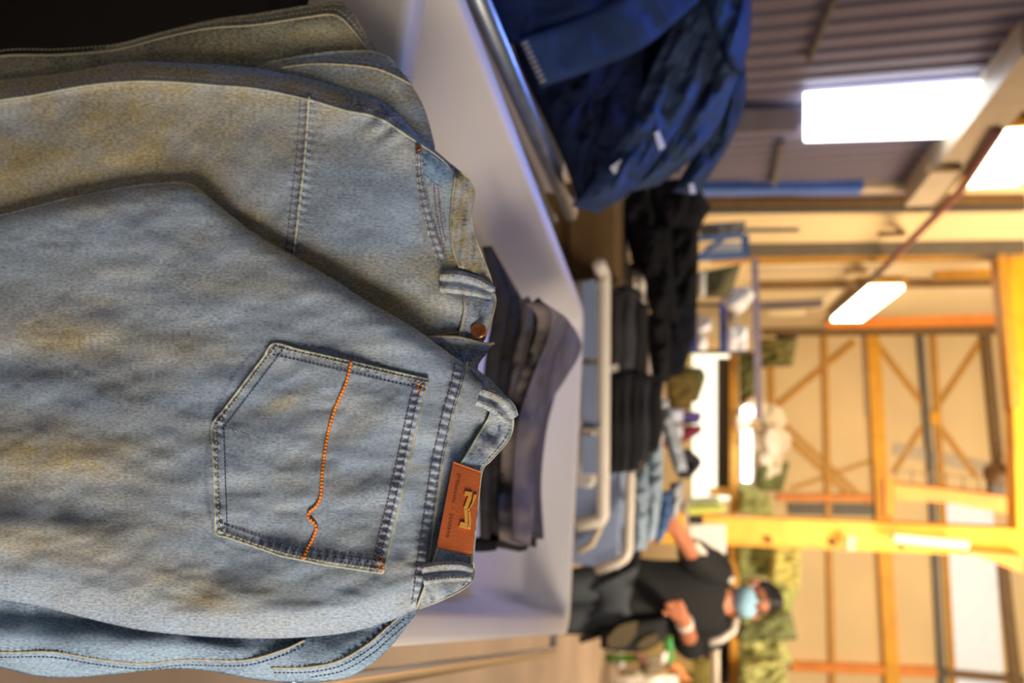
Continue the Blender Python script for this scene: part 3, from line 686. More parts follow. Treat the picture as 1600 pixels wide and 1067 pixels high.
b.make('zip', M['zip'], JEANS, True)
def disc(name, px, py, r, off, material, parent, dome=.002):
    c = jpt(px, py, off); nrm = np.array((-.314, -.949, .05)); nrm /= np.linalg.norm(nrm)
    ax = np.cross(nrm, (0, 0, 1)); ax /= np.linalg.norm(ax); ay = np.cross(ax, nrm); b = MB()
    prof = [(0.0, .55), (.55, .6), (.72, .8), (.86, 1.0), (.96, .8), (1.0, .4), (.95, -.6), (.4, -.8), (.35, -3)]
    k = 28; V = []
    for rr, h in prof: V += [c + nrm * h * dome + r * rr * (math.cos(2 * PI * j / k) * ax + math.sin(2 * PI * j / k) * ay) for j in range(k)]
    b.add(V, [(i * k + j, i * k + (j + 1) % k, (i + 1) * k + (j + 1) % k, (i + 1) * k + j) for i in range(len(prof) - 1) for j in range(k)])
    return b.make(name, M[material], parent, True)
disc('button', 748, 517, .0062, float(fw2o(748, 517)) + .0095, 'copper', JEANS, .0018)['label'] = 'copper jeans button'
disc('rivet', 654, 232, .0026, float(front_off(654, 232)) + .0062, 'copper', JEANS, .0012)

# --- second pair beneath: shows along the left and right of the first
L2U = [(-260, 240), (0, 230), (200, 150), (380, 105), (445, 91), (512, 81), (569, 78), (591, 81), (611, 91), (625, 109), (643, 132), (659, 159), (670, 190), (679, 226)]
OUT = [(-260, 1000), (-120, 1020), (0, 1043), (54, 1056), (107, 1059), (173, 1054), (264, 1045), (322, 1048), (392, 1061), (454, 1066), (532, 1062), (577, 1040), (610, 1011), (639, 974), (648, 962)]
S2A = [(440, 106), (475, 101), (512, 100), (560, 103), (590, 108), (615, 118), (642, 132)]
S2B = [(-120, 1005), (0, 1018), (80, 1018), (150, 1029), (220, 1036), (290, 1030), (380, 1031), (440, 1016), (476, 1000)]
S2C = [(425, 1043), (480, 1042), (530, 1032), (575, 1006), (605, 980), (630, 958)]
def l2_off(x, y):
    o = -.017 + .008 * fbm(x / 120 + 7, y / 60 + 1) + .005 * np.sin((y - .06 * x) / 14) * sm(930, 980, y) * sm(500, 300, x)
    for ln, am in ((S2A, .002), (S2B, .002), (S2C, .0025)):
        f, d, a, s = seamfx(x, y, ln, 9, 11, .0009); o = o + f + am * np.exp(-(d / 4) ** 2)
    d, _, _ = pdist(x, y, OUT); o = o - .02 * np.clip(1 - d / 40, 0, 1) ** 2
    d, _, _ = pdist(x, y, L2U); o = o - .01 * np.clip(1 - d / 25, 0, 1) ** 2
    return o
def l2_wash(x, y):
    n = fbm(x / 70, y / 25); up = sm(500, 300, y)
    tan = (.85 + .4 * n) * up + (.08 + .2 * n) * (1 - up) + .5 * blob(x, y, 600, 170, 60, 12, .5)
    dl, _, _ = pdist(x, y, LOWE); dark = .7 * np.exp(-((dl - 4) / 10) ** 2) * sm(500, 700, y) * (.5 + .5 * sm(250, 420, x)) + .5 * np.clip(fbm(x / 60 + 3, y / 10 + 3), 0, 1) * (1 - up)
    for ln in (S2A, S2B, S2C):
        f, d, a, s = seamfx(x, y, ln, 8, 10, 1.); dark = dark + .5 * np.clip(f, 0, 1)
    return np.stack((np.clip(tan, 0, .95), np.clip(dark, 0, .9), np.clip(.15 - n * .5, 0, .7)), -1)
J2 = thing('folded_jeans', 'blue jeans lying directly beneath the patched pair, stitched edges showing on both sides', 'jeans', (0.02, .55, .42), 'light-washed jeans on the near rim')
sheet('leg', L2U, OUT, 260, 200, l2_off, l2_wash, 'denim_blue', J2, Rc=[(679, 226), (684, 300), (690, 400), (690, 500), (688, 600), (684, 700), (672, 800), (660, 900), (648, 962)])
for ln_ in (S2A, S2B, S2C): cord('seam_ridge', [ln_], 'thread', J2, l2_off, .0009, 0)
for ln_ in ([(p[0], p[1] - 9) for p in S2A], [(p[0] + 3, p[1] + 8) for p in S2C], [(p[0] + 6, p[1] + 16) for p in S2C[1:]], [(p[0], p[1] + 9) for p in S2B[1:]]): stitches('seam_stitching', [ln_], 'thread_blue', J2, l2_off, 6.5, 4.6, .0004)
L3U = [(-260, 130), (-120, 105), (0, 86), (100, 82), (170, 72), (250, 50), (330, 31), (400, 21), (517, 3), (543, 12), (569, 48), (592, 84)]
L3S = [(-120, 112), (0, 88), (90, 86), (180, 78), (260, 58), (330, 44), (400, 39), (480, 27), (515, 23), (535, 30), (560, 58), (577, 82)]
def l3_off(x, y):
    d, _, _ = pdist(x, y, L3U); f, ds, a, s = seamfx(x, y, L3S, 8, 10, .0006)
    return -.036 + .006 * fbm(x / 90 + 2, y / 50) - .012 * np.clip(1 - d / 30, 0, 1) ** 2 + .002 * np.exp(-(ds / 4) ** 2) + f + .003 * np.sin((y + .1 * x) / 10) * sm(300, 450, x)
J3 = thing('folded_jeans', 'olive-tinted jeans lowest on the near rim, only its seamed left edge showing', 'jeans', (0, .57, .42), 'light-washed jeans on the near rim')
sheet('leg', L3U, [(-260, 960), (0, 1000), (150, 1010), (300, 1010), (450, 1010), (560, 980), (600, 940)], 220, 160, l3_off, lambda x, y: np.stack((np.clip(.5 + .8 * fbm(x / 60, y / 20) + .5 * blob(x, y, 570, 60, 30, 30), 0, 1), np.clip(.2 + .8 * fbm(x / 30 + 9, y / 30) + .5 * np.exp(-((pdist(x, y, L3S)[0]) / 3) ** 2), 0, .9), np.clip(.1 + .4 * blob(x, y, 500, 45, 40, 15) - .2 * fbm(x / 20, y / 20), 0, .6)), -1), 'denim_olive', J3, Rc=[(592, 84), (610, 300), (615, 600), (600, 940)])
cord('seam_ridge', [L3S], 'thread', J3, l3_off, .0009, .0002)
stitches('seam_stitching', [[(p[0] + 2, p[1] - 9) for p in L3S]], 'thread', J3, l3_off, 6.5, 4.6, .0004)
# ------------------------------------------------------------------ laundry tubs on tubular frames
TY = math.radians(18.3)
def tub(cx, cy, z, wd, ln, yaw, parent, depth=.12, skirt=.085, fl=.036, rad=.05, name='tub', m='tub', taper=0.0):
    """rounded open tub: outside skirt, flat lip, sloping inside walls and a floor"""
    A = np.array((math.cos(yaw), -math.sin(yaw), 0)); B = np.array((math.sin(yaw), math.cos(yaw), 0))
    def loop(ins, zz, r):
        hw, hl = wd / 2 - ins, ln / 2 - ins; out = []
        for sx, sy, a0 in ((1, 1, 0), (-1, 1, 90), (-1, -1, 180), (1, -1, 270)):
            for k in range(9):
                a = math.radians(a0 + k * 11.25); out.append((sx * (hw - r) + r * math.cos(a), sy * (hl - r) + r * math.sin(a), zz))
        return out
    L = [loop(.022, -skirt - .03, rad), loop(.010, -skirt, rad), loop(.0, -.012, rad), loop(.001, -.005, rad), loop(.005, -.001, rad), loop(.011, 0, rad), loop(fl - .006, 0, rad), loop(fl, -.002, rad), loop(fl + .004, -.009, rad),
         loop(fl + .022, -depth + .02, rad), loop(fl + .03, -depth + .006, rad), loop(fl + .045, -depth, rad), loop(min(wd, ln) * .35, -depth, .02)]
    n = 36; V = []; Fc = []
    L = [[(p[0] - taper * (.5 - p[1] / ln) * (.5 + p[0] / wd), p[1], p[2]) for p in l] for l in L]
    for l in L: V += [np.array((cx, cy, z)) + A * p[0] + B * p[1] + np.array((0, 0, p[2])) for p in l]
    for i in range(len(L) - 1): Fc += [(i * n + j, i * n + (j + 1) % n, (i + 1) * n + (j + 1) % n, (i + 1) * n + j) for j in range(n)]
    Fc.append(tuple(range((len(L) - 1) * n, len(L) * n)))
    # underside
    k = len(V); V += [p - np.array((0, 0, 0)) + np.array((0, 0, -depth - .012 + skirt + .03)) for p in V[:n]]
    Fc += [(j, k + j, k + (j + 1) % n, (j + 1) % n) for j in range(n)]; Fc.append(tuple(range(k, k + n))[::-1])
    return mesh(name, V, Fc, m, parent)
def cart(label, cx, cy, z, wd, ln, yaw, frame='chrome', lin_=.08, group='tub carts', **kw):
    depth_ = kw.get('depth', .12) + .012
    o = thing('tub_cart', label, 'cart', (cx, cy, 0), group)
    tub(cx, cy, z, wd, ln, yaw, o, **kw)
    A = np.array((math.cos(yaw), -math.sin(yaw), 0)); B = np.array((math.sin(yaw), math.cos(yaw), 0)); c = np.array((cx, cy, 0))
    for sx in (-1, 1):
        for sy in (-1, 1):
            f = c + A * sx * (wd / 2 - .07) + B * sy * (ln / 2 - (lin_ if sy < 0 else .08)); b = MB()
            b.tube([f + (0, 0, .1), f + (0, 0, z - max(depth_, .125) - .01)], .016); lg = b.make('leg', M[frame], o, True)
            b = MB(); b.tube([f - A * .014 + (0, 0, .05), f + A * .014 + (0, 0, .05)], .05, 18); b.make('caster', M['rubber'], lg)
    b = MB()
    for yy in (-ln / 2 + lin_, ln / 2 - .08): b.tube([c - A * (wd / 2 - .07) + B * yy + (0, 0, .25), c + A * (wd / 2 - .07) + B * yy + (0, 0, .25)], .013)
    for sx in (-1, 1): b.tube([c + A * sx * (wd / 2 - .07) - B * (ln / 2 - lin_) + (0, 0, .25), c + A * sx * (wd / 2 - .07) + B * (ln / 2 - .08) + (0, 0, .25)], .013)
    if frame != 'galv': b.make('lower_frame', M[frame], o, True)
    return o, A, B, c
RZ = .95
FLc = pZ(914, 486, RZ); A_ = np.array((math.cos(TY), -math.sin(TY), 0)); B_ = np.array((math.sin(TY), math.cos(TY), 0))
TW, TL = .812, 1.27
TC = FLc + A_ * TW / 2 - B_ * TL / 2
CART, _, _, _ = cart('white plastic tub cart in front, pale jeans hanging over its near rim', TC[0], TC[1], RZ, TW, TL, TY, taper=.06, lin_=.36)
b = MB()
P1 = pZ(864, 1017, .875); P2 = pZ(560, 1063, .875); P2 = P2 + (P2 - P1) * .12
pts = [P1 - A_ * .11, P1, P2, P2 - A_ * .1]
b.tube(arcpath(pts, .03), .0105); b.make('side_rail', M['chrome'], CART, True)['label'] = 'chrome side rail'

# soft garments : closed pillows of cloth with folds
def wash_c(c): return c
GM = {}
def gmat(col, var=.25):
    if col not in GM:
        GM[col] = mat('garment_' + col, col, .95, var=var, nscale=9, bump=.0012, bscale=220); GM[col].node_tree.nodes['Principled BSDF'].inputs['Specular IOR Level'].default_value = .15
    return GM[col]
def garment_mesh(name, A, B, dep, th, col, parent=None, fold=(0., 30., .012), n=60, m=40, seed=0.0, d2=None, back=None, Lc=None, Rc=None, rough=.02, flat=False, var=.25, fine=0.0):
    g = coons(A, B, n, m, Lc, Rc); x, y = g[..., 0], g[..., 1]
    s = np.linspace(-1, 1, n)[:, None]; t = np.linspace(-1, 1, m)[None]
    pr = np.sqrt(np.clip((1 - np.abs(s) ** 5) * (1 - np.abs(t) ** (2.2 if not flat else 6)), 0, 1))
    ang, wl, amp = fold; ph = (x * math.cos(ang) + y * math.sin(ang)) / wl * 2 * PI
    q = 5 * fbm(x / (wl * 3.5) + seed, y / (wl * 3.5) + seed * 1.7)
    f = np.sin(ph + q); f = np.sign(f) * np.abs(f) ** .8 * (.35 + fbm(x / (wl * 2) + 3 * seed, y / (wl * 2)))
    rg = 1 - 3.2 * np.abs(fbm((x * math.cos(ang) + y * math.sin(ang)) / (wl * 1.1) + seed, (y * math.cos(ang) - x * math.sin(ang)) / (wl * 3.2) + seed, 3)); f = f + 1.1 * np.clip(rg, -1, 1)
    rel = amp * f + rough * fbm(x / (wl * 1.3) + seed * 3, y / (wl * 1.3) + 8)
    if fine:
        w2 = wl * .5; u_ = x * math.cos(ang) + y * math.sin(ang); v_ = y * math.cos(ang) - x * math.sin(ang)
        r2 = 1 - 3.4 * np.abs(fbm(u_ / w2 + 9 * seed, v_ / (w2 * 2.4) + 3 * seed, 3)); r3 = 1 - 3.4 * np.abs(fbm(u_ / (w2 * 1.8) + v_ / (w2 * 2.2) + seed, v_ / (w2 * 1.3) - u_ / (w2 * 4), 2))
        rel = rel + fine * (np.clip(r2, -1, 1) + 1.3 * np.clip(r3, -1, 1))
    D = dep if d2 is None else dep + (d2 - dep) * np.clip(np.linspace(0, 1, n), 0, 1)[:, None] * np.ones((n, m))
    if back is not None:
        fr = pD(x, y, D - th * pr * .5 - rel * pr); bk = fr + np.asarray(back)
    else:
        fr = pD(x, y, D - th * pr - rel * pr); bk = pD(x, y, D + .6 * th * pr + .004)
    return grid_solid(name, fr, bk, gmat(col, var), parent)
def garment(name, label, group, A, B, dep, th, col, cat='jeans', **kw):
    o = garment_mesh(name, A, B, dep, th, col, None, **kw); return tag(o, label, cat, group)
# ------------------------------------------------------------------ dark jeans folded in the front tub
ZF = RZ - .12
def slab_jeans(label, A, B, dep, backlen, col, th=.03, seed=0.0, **kw):
    o = garment_mesh('folded_jeans', A, B, dep, th, col, None, fold=(1.45, 24, .004), n=60, m=26, seed=seed, back=B_ * backlen, rough=.012, **kw)
    return tag(o, label, 'jeans', 'dark jeans folded in the front tub')
slab_jeans('charcoal folded jeans at the bottom of the dark pile in the white tub', [(752, 385), (762, 430), (770, 480), (758, 560), (752, 640), (748, 740), (750, 850)], [(768, 384), (783, 430), (795, 470), (783, 560), (772, 640), (766, 740), (766, 846)], 1.02, .26, '2b2829', seed=1)
slab_jeans('black folded jeans second from the bottom of the dark pile in the tub', [(786, 462), (786, 500), (776, 560), (768, 640), (764, 740), (764, 838)], [(806, 458), (810, 490), (800, 550), (786, 640), (780, 740), (784, 842)], 1.04, .26, '242224', seed=2)
slab_jeans('dark grey folded jeans in the middle of the pile, its fold bent upwards', [(808, 470), (812, 500), (800, 560), (788, 640), (780, 740), (783, 826)], [(826, 462), (834, 490), (822, 545), (804, 620), (794, 720), (799, 826)], 1.06, .26, '4c4647', seed=3)
slab_jeans('black folded jeans directly below the washed grey pair on top of the pile', [(828, 474), (836, 500), (824, 550), (806, 620), (797, 710), (803, 812)], [(842, 464), (858, 488), (850, 530), (826, 590), (808, 680), (806, 790), (805, 822)], 1.08, .12, '2a282a', seed=4)
g = coons([(846, 470), (862, 490), (856, 528), (832, 590), (810, 660), (803, 740), (801, 800), (803, 845)], [(868, 484), (888, 500), (909, 542), (884, 592), (852, 645), (836, 720), (834, 800), (829, 853)], 70, 30)
x, y = g[..., 0], g[..., 1]; t = np.linspace(0, 1, 30)[None]
fr = pZ(x, y, .987 + .052 * sm(650, 490, y) + .006 * np.sin(y / 26 + x / 40) + .012 * fbm(x / 40, y / 40)); bk = fr + np.array((0, 0, -.022)) + B_ * .01
tag(grid_solid('folded_jeans', fr, bk, mat('washed_grey_denim', '332c2a', .9, var=.3, nscale=9, col2='665c58')), 'washed grey jeans on top of the dark pile, fading to pale at one side', 'jeans', 'dark jeans folded in the front tub')
garment('folded_jeans', 'dark jeans hem lying flat on the tub floor beside the leather patch', 'dark jeans folded in the front tub', [(738, 842), (755, 838), (778, 842)], [(738, 862), (756, 862), (776, 860)], 1.03, .02, '141316', n=24, m=16, fold=(1.5, 20, .003))
# ------------------------------------------------------------------ black block added low at the left, in place of deep shade
o = thing('shade_block', 'black block added for the shade at the left of the front tub', 'block', (-.62, 1.15, 0))
b = MB(); b.aabb((-1.25, .98, 0), (-.37, 1.5, .62)); b.make('body', M['shade_black'], o, False, .03)
b = MB(); b.aabb((-1.28, .96, .62), (-.35, 1.52, .66)); b.make('block_top', M['shade_black'], o, False, .015)
# ------------------------------------------------------------------ left cart with the heap of blue denim
r0 = pZ(775, 64, .93); r1 = pZ(892, 336, .93); dv = (r1 - r0) / np.linalg.norm(r1 - r0); yw = math.atan2(dv[0], dv[1])
Aq = np.array((math.cos(yw), -math.sin(yw), 0)); Bq = np.array((math.sin(yw), math.cos(yw), 0)); cc = r1 - Aq * .42 - Bq * .55
CB, _, _, _ = cart('tub cart with galvanised rail at the left, heaped with blue denim', cc[0], cc[1], .91, .74, 1.14, yw, 'galv')
b = MB(); b.tube(arcpath([r1 - Aq * .06 - Bq * .02 + np.array((0, 0, -.01)), r1 + Bq * .02, r0 - Bq * .25], .03), .0165); b.make('top_rail', M['galv'], CB, True)['label'] = 'galvanised round rail'
b = MB(); b.tube([r1 + Aq * .012 - np.array((0, 0, .045)), r0 + Aq * .012 - Bq * .25 - np.array((0, 0, .045))], .011); b.make('lower_rail', M['galv'], CB, True)
HB = 'blue jeans heaped on the left cart'
garment('crumpled_jeans', 'almost black jeans in the hollow at the centre of the blue heap', HB, [(800, 0), (850, 150), (915, 300)], [(1150, -20), (1125, 140), (1060, 270)], 1.78, .08, '0d1530', fold=(.8, 60, .02), seed=22, fine=.0055, n=120, m=90)
garment('crumpled_jeans', 'deep navy jeans hanging low along the galvanised rail', HB, [(792, 40), (815, 110), (852, 190), (880, 250), (905, 322)], [(1010, 40), (1000, 110), (985, 170), (960, 230), (935, 300)], 1.62, .08, '161f38', fold=(.4, 42, .028), seed=2, fine=.0055, n=120, m=90)
garment('crumpled_jeans', 'dark blue jeans bulging beneath the hemmed leg in the blue heap', HB, [(850, 100), (880, 180), (910, 240), (940, 300)], [(1000, 90), (1010, 150), (1000, 210), (985, 270)], 1.60, .06, '151c36', fold=(.2, 36, .028), seed=5, fine=.0055, n=120, m=90)
garment('crumpled_jeans', 'slate blue jeans draped diagonally across the middle of the blue heap', HB, [(893, 322), (930, 270), (985, 170), (1035, 70), (1075, -10)], [(935, 333), (990, 295), (1055, 210), (1105, 120), (1150, 10)], 1.58, .07, '34435f', fold=(.5, 44, .026), seed=7, rough=.05, fine=.0055, n=120, m=90)
garment('crumpled_jeans', 'faded blue jeans folded back at the outer right of the blue heap', HB, [(960, 305), (1010, 250), (1060, 170), (1100, 80), (1130, 0)], [(1030, 290), (1090, 240), (1135, 175), (1160, 90), (1168, -10)], 1.66, .08, '3d4c66', fold=(.5, 44, .028), seed=9, rough=.05, fine=.0055, n=120, m=90)
garment('crumpled_jeans', 'crumpled jeans with a frayed edge at the highest edge of the heap', HB, [(1050, 300), (1090, 230), (1120, 150), (1140, 60)], [(1088, 305), (1140, 225), (1166, 150), (1160, 60)], 1.72, .06, '38465e', fold=(.4, 36, .028), seed=4, rough=.05, fine=.0055, n=120, m=90)
garment('crumpled_jeans', 'blue jeans rolled up on the very top of the blue heap', HB, [(1085, -40), (1095, 20), (1120, 70), (1140, 110)], [(1172, -40), (1174, 20), (1170, 70), (1158, 115)], 1.60, .09, '2b3d5c', fold=(.3, 44, .03), seed=12, rough=.05, fine=.0055, n=120, m=90)
garment('crumpled_jeans', 'large navy jeans spread over the near side of the blue heap', HB, [(718, -60), (745, 20), (775, 62), (812, 70)], [(1110, -60), (1090, 0), (1050, 20), (1000, 60)], 1.48, .08, '1a2848', fold=(1.2, 80, .016), seed=3, fine=.0055, n=120, m=90)
HL = garment('crumpled_jeans', 'blue trouser leg with a pale stitched hem lying across the heap', HB, [(811, 62), (900, 30), (980, -10), (1060, -50)], [(846, 137), (930, 108), (1010, 72), (1095, 0)], 1.38, .03, '27375a', fold=(2.6, 60, .005), seed=6, flat=True)
b = MB()
for k in range(9):
    p = np.array((814, 66)) + np.array((31, 66)) * (k + .5) / 9; q = p + np.array((9, -4))
    b.tube([pD(*p, 1.345), pD(*q, 1.345)], .0018, 6)
hs = b.make('hem_stitching', M['thread'], HL, True); hs['kind'] = 'stuff'
for lb, A, B, d in (('small white paper tag on the dark blue heap', [(953, 262), (975, 246)], [(962, 276), (990, 262)], 1.49), ('narrow white tag sticking out of slate blue jeans', [(1022, 208), (1030, 204)], [(1030, 236), (1040, 230)], 1.47), ('tiny white tag at the lower edge of the blue heap', [(1076, 287), (1084, 286)], [(1078, 303), (1088, 302)], 1.6)):
    o = garment_mesh('paper_tag', A, B, d, .004, 'c9ccd8', None, fold=(0, 20, .002), n=10, m=8, rough=.002); tag(o, lb, 'tag', 'paper tags on the blue heap')
# ------------------------------------------------------------------ carts behind
def bar_tube(pts, r, name, m, parent, k=12):
    b = MB(); b.tube(pts, r, k); return b.make(name, M[m], parent, True)
f0 = pZ(944, 436, .97); f1 = pZ(942, 812, .97)
c2 = (f0 + f1) / 2 + np.array((.0, .42, 0))
C2, _, _, _ = cart('white tube-railed cart behind the front tub with two stacks of black jeans', c2[0] - .03, c2[1], .93, .66, .8, math.radians(2), 'whitepaint')
bar_tube(arcpath([pZ(930, 408, .97) + (0, .1, .0), f0 + (-.01, 0, 0), f0, f1, f1 + (.02, -.01, -.08)], .02), .020, 'front_rail', 'whitepaint', C2)['label'] = 'white round front rail'
bar_tube([pD(941, 404, 2.15), pD(930, 432, 2.2)], .009, 'rail_end', 'chrome', C2)
M['bluegrey'] = mat('blue_grey_panel', '6f7d9c', .5, var=.08)
for y0, y1 in ((440, 560), (570, 668), (680, 740)):
    b = MB(); a = pD(921, y0, 2.15); c = pD(921, y1, 2.15); b.bar(a, c, .045, .012, (0, 1, 0)); b.make('side_panel', M['bluegrey'], C2)
b = MB(); a = pD(925, 668, 2.12); b.bar(a, pD(925, 676, 2.12), .05, .03, (0, 1, 0)); b.make('panel_clip', M['chrome'], C2)
g0 = pZ(985, 742, 1.0); g1 = pZ(981, 872, 1.0); c4 = (g0 + g1) / 2 + np.array((.03, .36, 0))
C4, _, _, _ = cart('grey cart with pale tubular rail beside the person, holding light blue denim', c4[0], c4[1], .96, .44, .62, math.radians(3), 'whitepaint', skirt=.3, m='bluegrey')
bar_tube(arcpath([g0 + (0, .02, 0), g0, g1, g1 + (.06, .02, -.12)], .04), .019, 'front_rail', 'whitepaint', C4)
bar_tube([pD(948, 800, 2.7), pD(925, 850, 2.7), pD(903, 862, 2.7)], .014, 'brace', 'beam_beige', C4)
h0 = pZ(1003, 442, 1.035); h1 = pZ(1009, 580, 1.035); c3 = (h0 + h1) / 2 + np.array((.15, .5, 0))
C3, _, _, _ = cart('cart with thin white rail under the big black heap', c3[0], c3[1], .98, .82, .85, math.radians(8), 'whitepaint')
bar_tube(arcpath([h0 + (-.06, .12, -.03), h0, h1], .04), .016, 'front_rail', 'whitepaint', C3)
bar_tube([pD(959, 318, 3.25), pD(970, 385, 3.15), pD(980, 440, 3.1)], .02, 'side_rail', 'beam_beige', C3)
o = thing('cardboard_box', 'tall brown cardboard box between the blue heap and the tube-railed cart', 'box', pD(905, 370, 2.7) * (1, 1, 0))
q = pD(905, 372, 2.7); b = MB(); b.aabb((q[0] - .2, q[1] - .05, 0), (q[0] + .16, q[1] + .3, .96)); M['card'] = mat('brown_card', '5a421f', .8); b.make('body', M['card'], o, False, .008)
b = MB(); b.aabb((q[0] - .2, q[1] - .07, .80), (q[0] + .16, q[1] - .05, .96)); b.make('flap', M['card'], o)
o = thing('plastic_crate', 'blue-grey plastic crate standing between brown box and black heap', 'crate', pD(950, 360, 3.1) * (1, 1, 0))
q = pD(952, 360, 3.1); b = MB(); b.aabb((q[0] - .12, q[1], 0), (q[0] + .08, q[1] + .3, .93)); b.make('body', M['bluegrey'], o, False, .01)
b = MB(); b.aabb((q[0] - .13, q[1] - .01, .93), (q[0] + .11, q[1] + .31, .95)); b.make('rim', M['darkgrey'], o, False, .005)
# stacks of black jeans on the second cart
SA = 'black jeans stacked on the tube-railed cart'
for lb, xa, xb, y0, y1, col, d, sd in (
    ('faded black jeans at the bottom of the left stack behind the white rail', 950, 972, 452, 572, '2b292c', 2.36, 1), ('charcoal jeans folded in the left stack, upper one under the thin rail', 968, 992, 446, 580, '363438', 2.42, 2), ('black jeans topmost of the left stack with one end turned up', 988, 1004, 470, 590, '1d1c20', 2.5, 3),
    ('black jeans lowest of the right stack, just above the white rail', 950, 969, 585, 742, '17171a', 2.34, 4), ('dark charcoal jeans second from the rail in the right stack', 966, 984, 580, 740, '232326', 2.38, 5), ('black jeans with a pale crease in the right stack', 981, 999, 583, 738, '1b1b1f', 2.42, 6), ('grey-black jeans near the top of the right stack', 996, 1014, 588, 722, '2a2a2f', 2.46, 7), ('black jeans topmost of the right stack next to pale blue denim', 1010, 1030, 595, 708, '18181c', 2.5, 8)):
    garment('folded_jeans', lb, SA, [(xa - 1, y0), (xa + 2, (y0 * 2 + y1) / 3), (xa - 2, (y0 + 2 * y1) / 3), (xa, y1)], [(xb + 4, y0 + 4), (xb, (y0 * 2 + y1) / 3), (xb + 2, (y0 + 2 * y1) / 3), (xb - 2, y1 - 4)], d, .06, col, fold=(1.5, 60, .004), n=60, m=24, seed=sd, back=np.array((0, .3, .0)), rough=.012)
# big black heap
SB = 'black clothes in the big heap'
for lb, A, B, d, col, sd in (
    ('black garment at the left end of the black heap beneath the blue heap', [(968, 322), (985, 300), (1010, 290)], [(1000, 420), (1010, 400), (1040, 390)], 2.95, '131316', 1),
    ('black garment at the front of the black heap above the pale side rail', [(985, 350), (1000, 430), (1020, 500)], [(1050, 350), (1055, 430), (1060, 505)], 2.85, '141316', 2),
    ('black garment poking out furthest to the upper left of the black heap', [(1010, 285), (1050, 280), (1085, 280)], [(1030, 372), (1080, 368), (1112, 325)], 3.0, '17161a', 3),
    ('black garment forming the top of the black heap beside the blue frame', [(1040, 345), (1045, 430), (1040, 480)], [(1092, 360), (1091, 430), (1088, 482)], 2.95, '121215', 4),
    ('blackish navy garment at the top right of the black heap by the bags', [(1030, 470), (1035, 520), (1040, 590)], [(1090, 462), (1086, 520), (1068, 584)], 3.0, '0d1018', 5),
    ('black garment hanging over the thin rail at the right of the black heap', [(1005, 490), (1012, 540), (1020, 600)], [(1050, 490), (1050, 540), (1046, 596)], 2.9, '151417', 6),
    ('black garment pressed low behind the pale side rail of the heap', [(975, 345), (985, 400), (1000, 450)], [(1010, 330), (1020, 400), (1030, 450)], 3.0, '101012', 7)):
    garment('crumpled_garment', lb, SB, A, B, d + .25, .12, col, 'clothing', fold=(.5, 40, .02), n=80, m=60, seed=sd, rough=.03, fine=.014)
# light blue denim beside the person
SD = 'light denim piled on the grey cart'
for lb, A, B, d, col, sd in (
    ('light blue jeans at the bottom of the pale pile, nearest the rail', [(990, 742), (988, 790), (990, 862)], [(1012, 715), (1016, 780), (1010, 858)], 2.86, '7f8d9c', 1),
    ('grey-blue jeans folded across the middle of the pale pile', [(1008, 705), (1012, 770), (1010, 850)], [(1034, 690), (1036, 750), (1026, 840)], 2.9, '8795a3', 2),
    ('mid-blue jeans at the right of the pale pile by the hand', [(1022, 770), (1024, 810), (1022, 852)], [(1052, 765), (1048, 810), (1036, 842)], 2.95, '41597f', 3),
    ('pale grey jeans hanging out at the top of the pale pile', [(1028, 640), (1040, 690), (1055, 740)], [(1048, 635), (1064, 690), (1075, 735)], 3.0, '8d929a', 4),
    ('light grey garment between the pale denim and the hand', [(1046, 755), (1048, 785), (1046, 812)], [(1068, 750), (1066, 780), (1058, 808)], 3.05, '9a9ba0', 5),
    ('dark grey cap-like garment above the pale pile', [(1055, 700), (1062, 720), (1058, 746)], [(1078, 702), (1096, 722), (1078, 748)], 3.1, '2c2d31', 6)):
    garment('crumpled_jeans' if sd != 6 else 'crumpled_garment', lb, SD, A, B, d, .07, col, 'jeans' if sd != 6 else 'clothing', fold=(1.1, 30, .012), n=60, m=44, seed=sd, fine=.01)
o = thing('sorting_table', 'pale sorting table under the mixed clothes before the daylit opening', 'table', pD(1038, 640, 5) * (1, 1, 0))
b = MB(); a = pD(1036, 560, 5.0); c = pD(1036, 730, 5.0); zt = 1.03; b.aabb((a[0] - .1, 4.1, zt - .03), (c[0] + .1, 5.8, zt)); b.make('top', M['whitepaint'], o, False, .006)
for x_ in (a[0] - .05, c[0] + .05):
    for y_ in (4.2, 5.7):
        b = MB(); b.aabb((x_ - .02, y_ - .02, 0), (x_ + .02, y_ + .02, zt - .03)); b.make('leg', M['darkgrey'], o)
SE = 'mixed clothes heaped in front of the daylit opening'
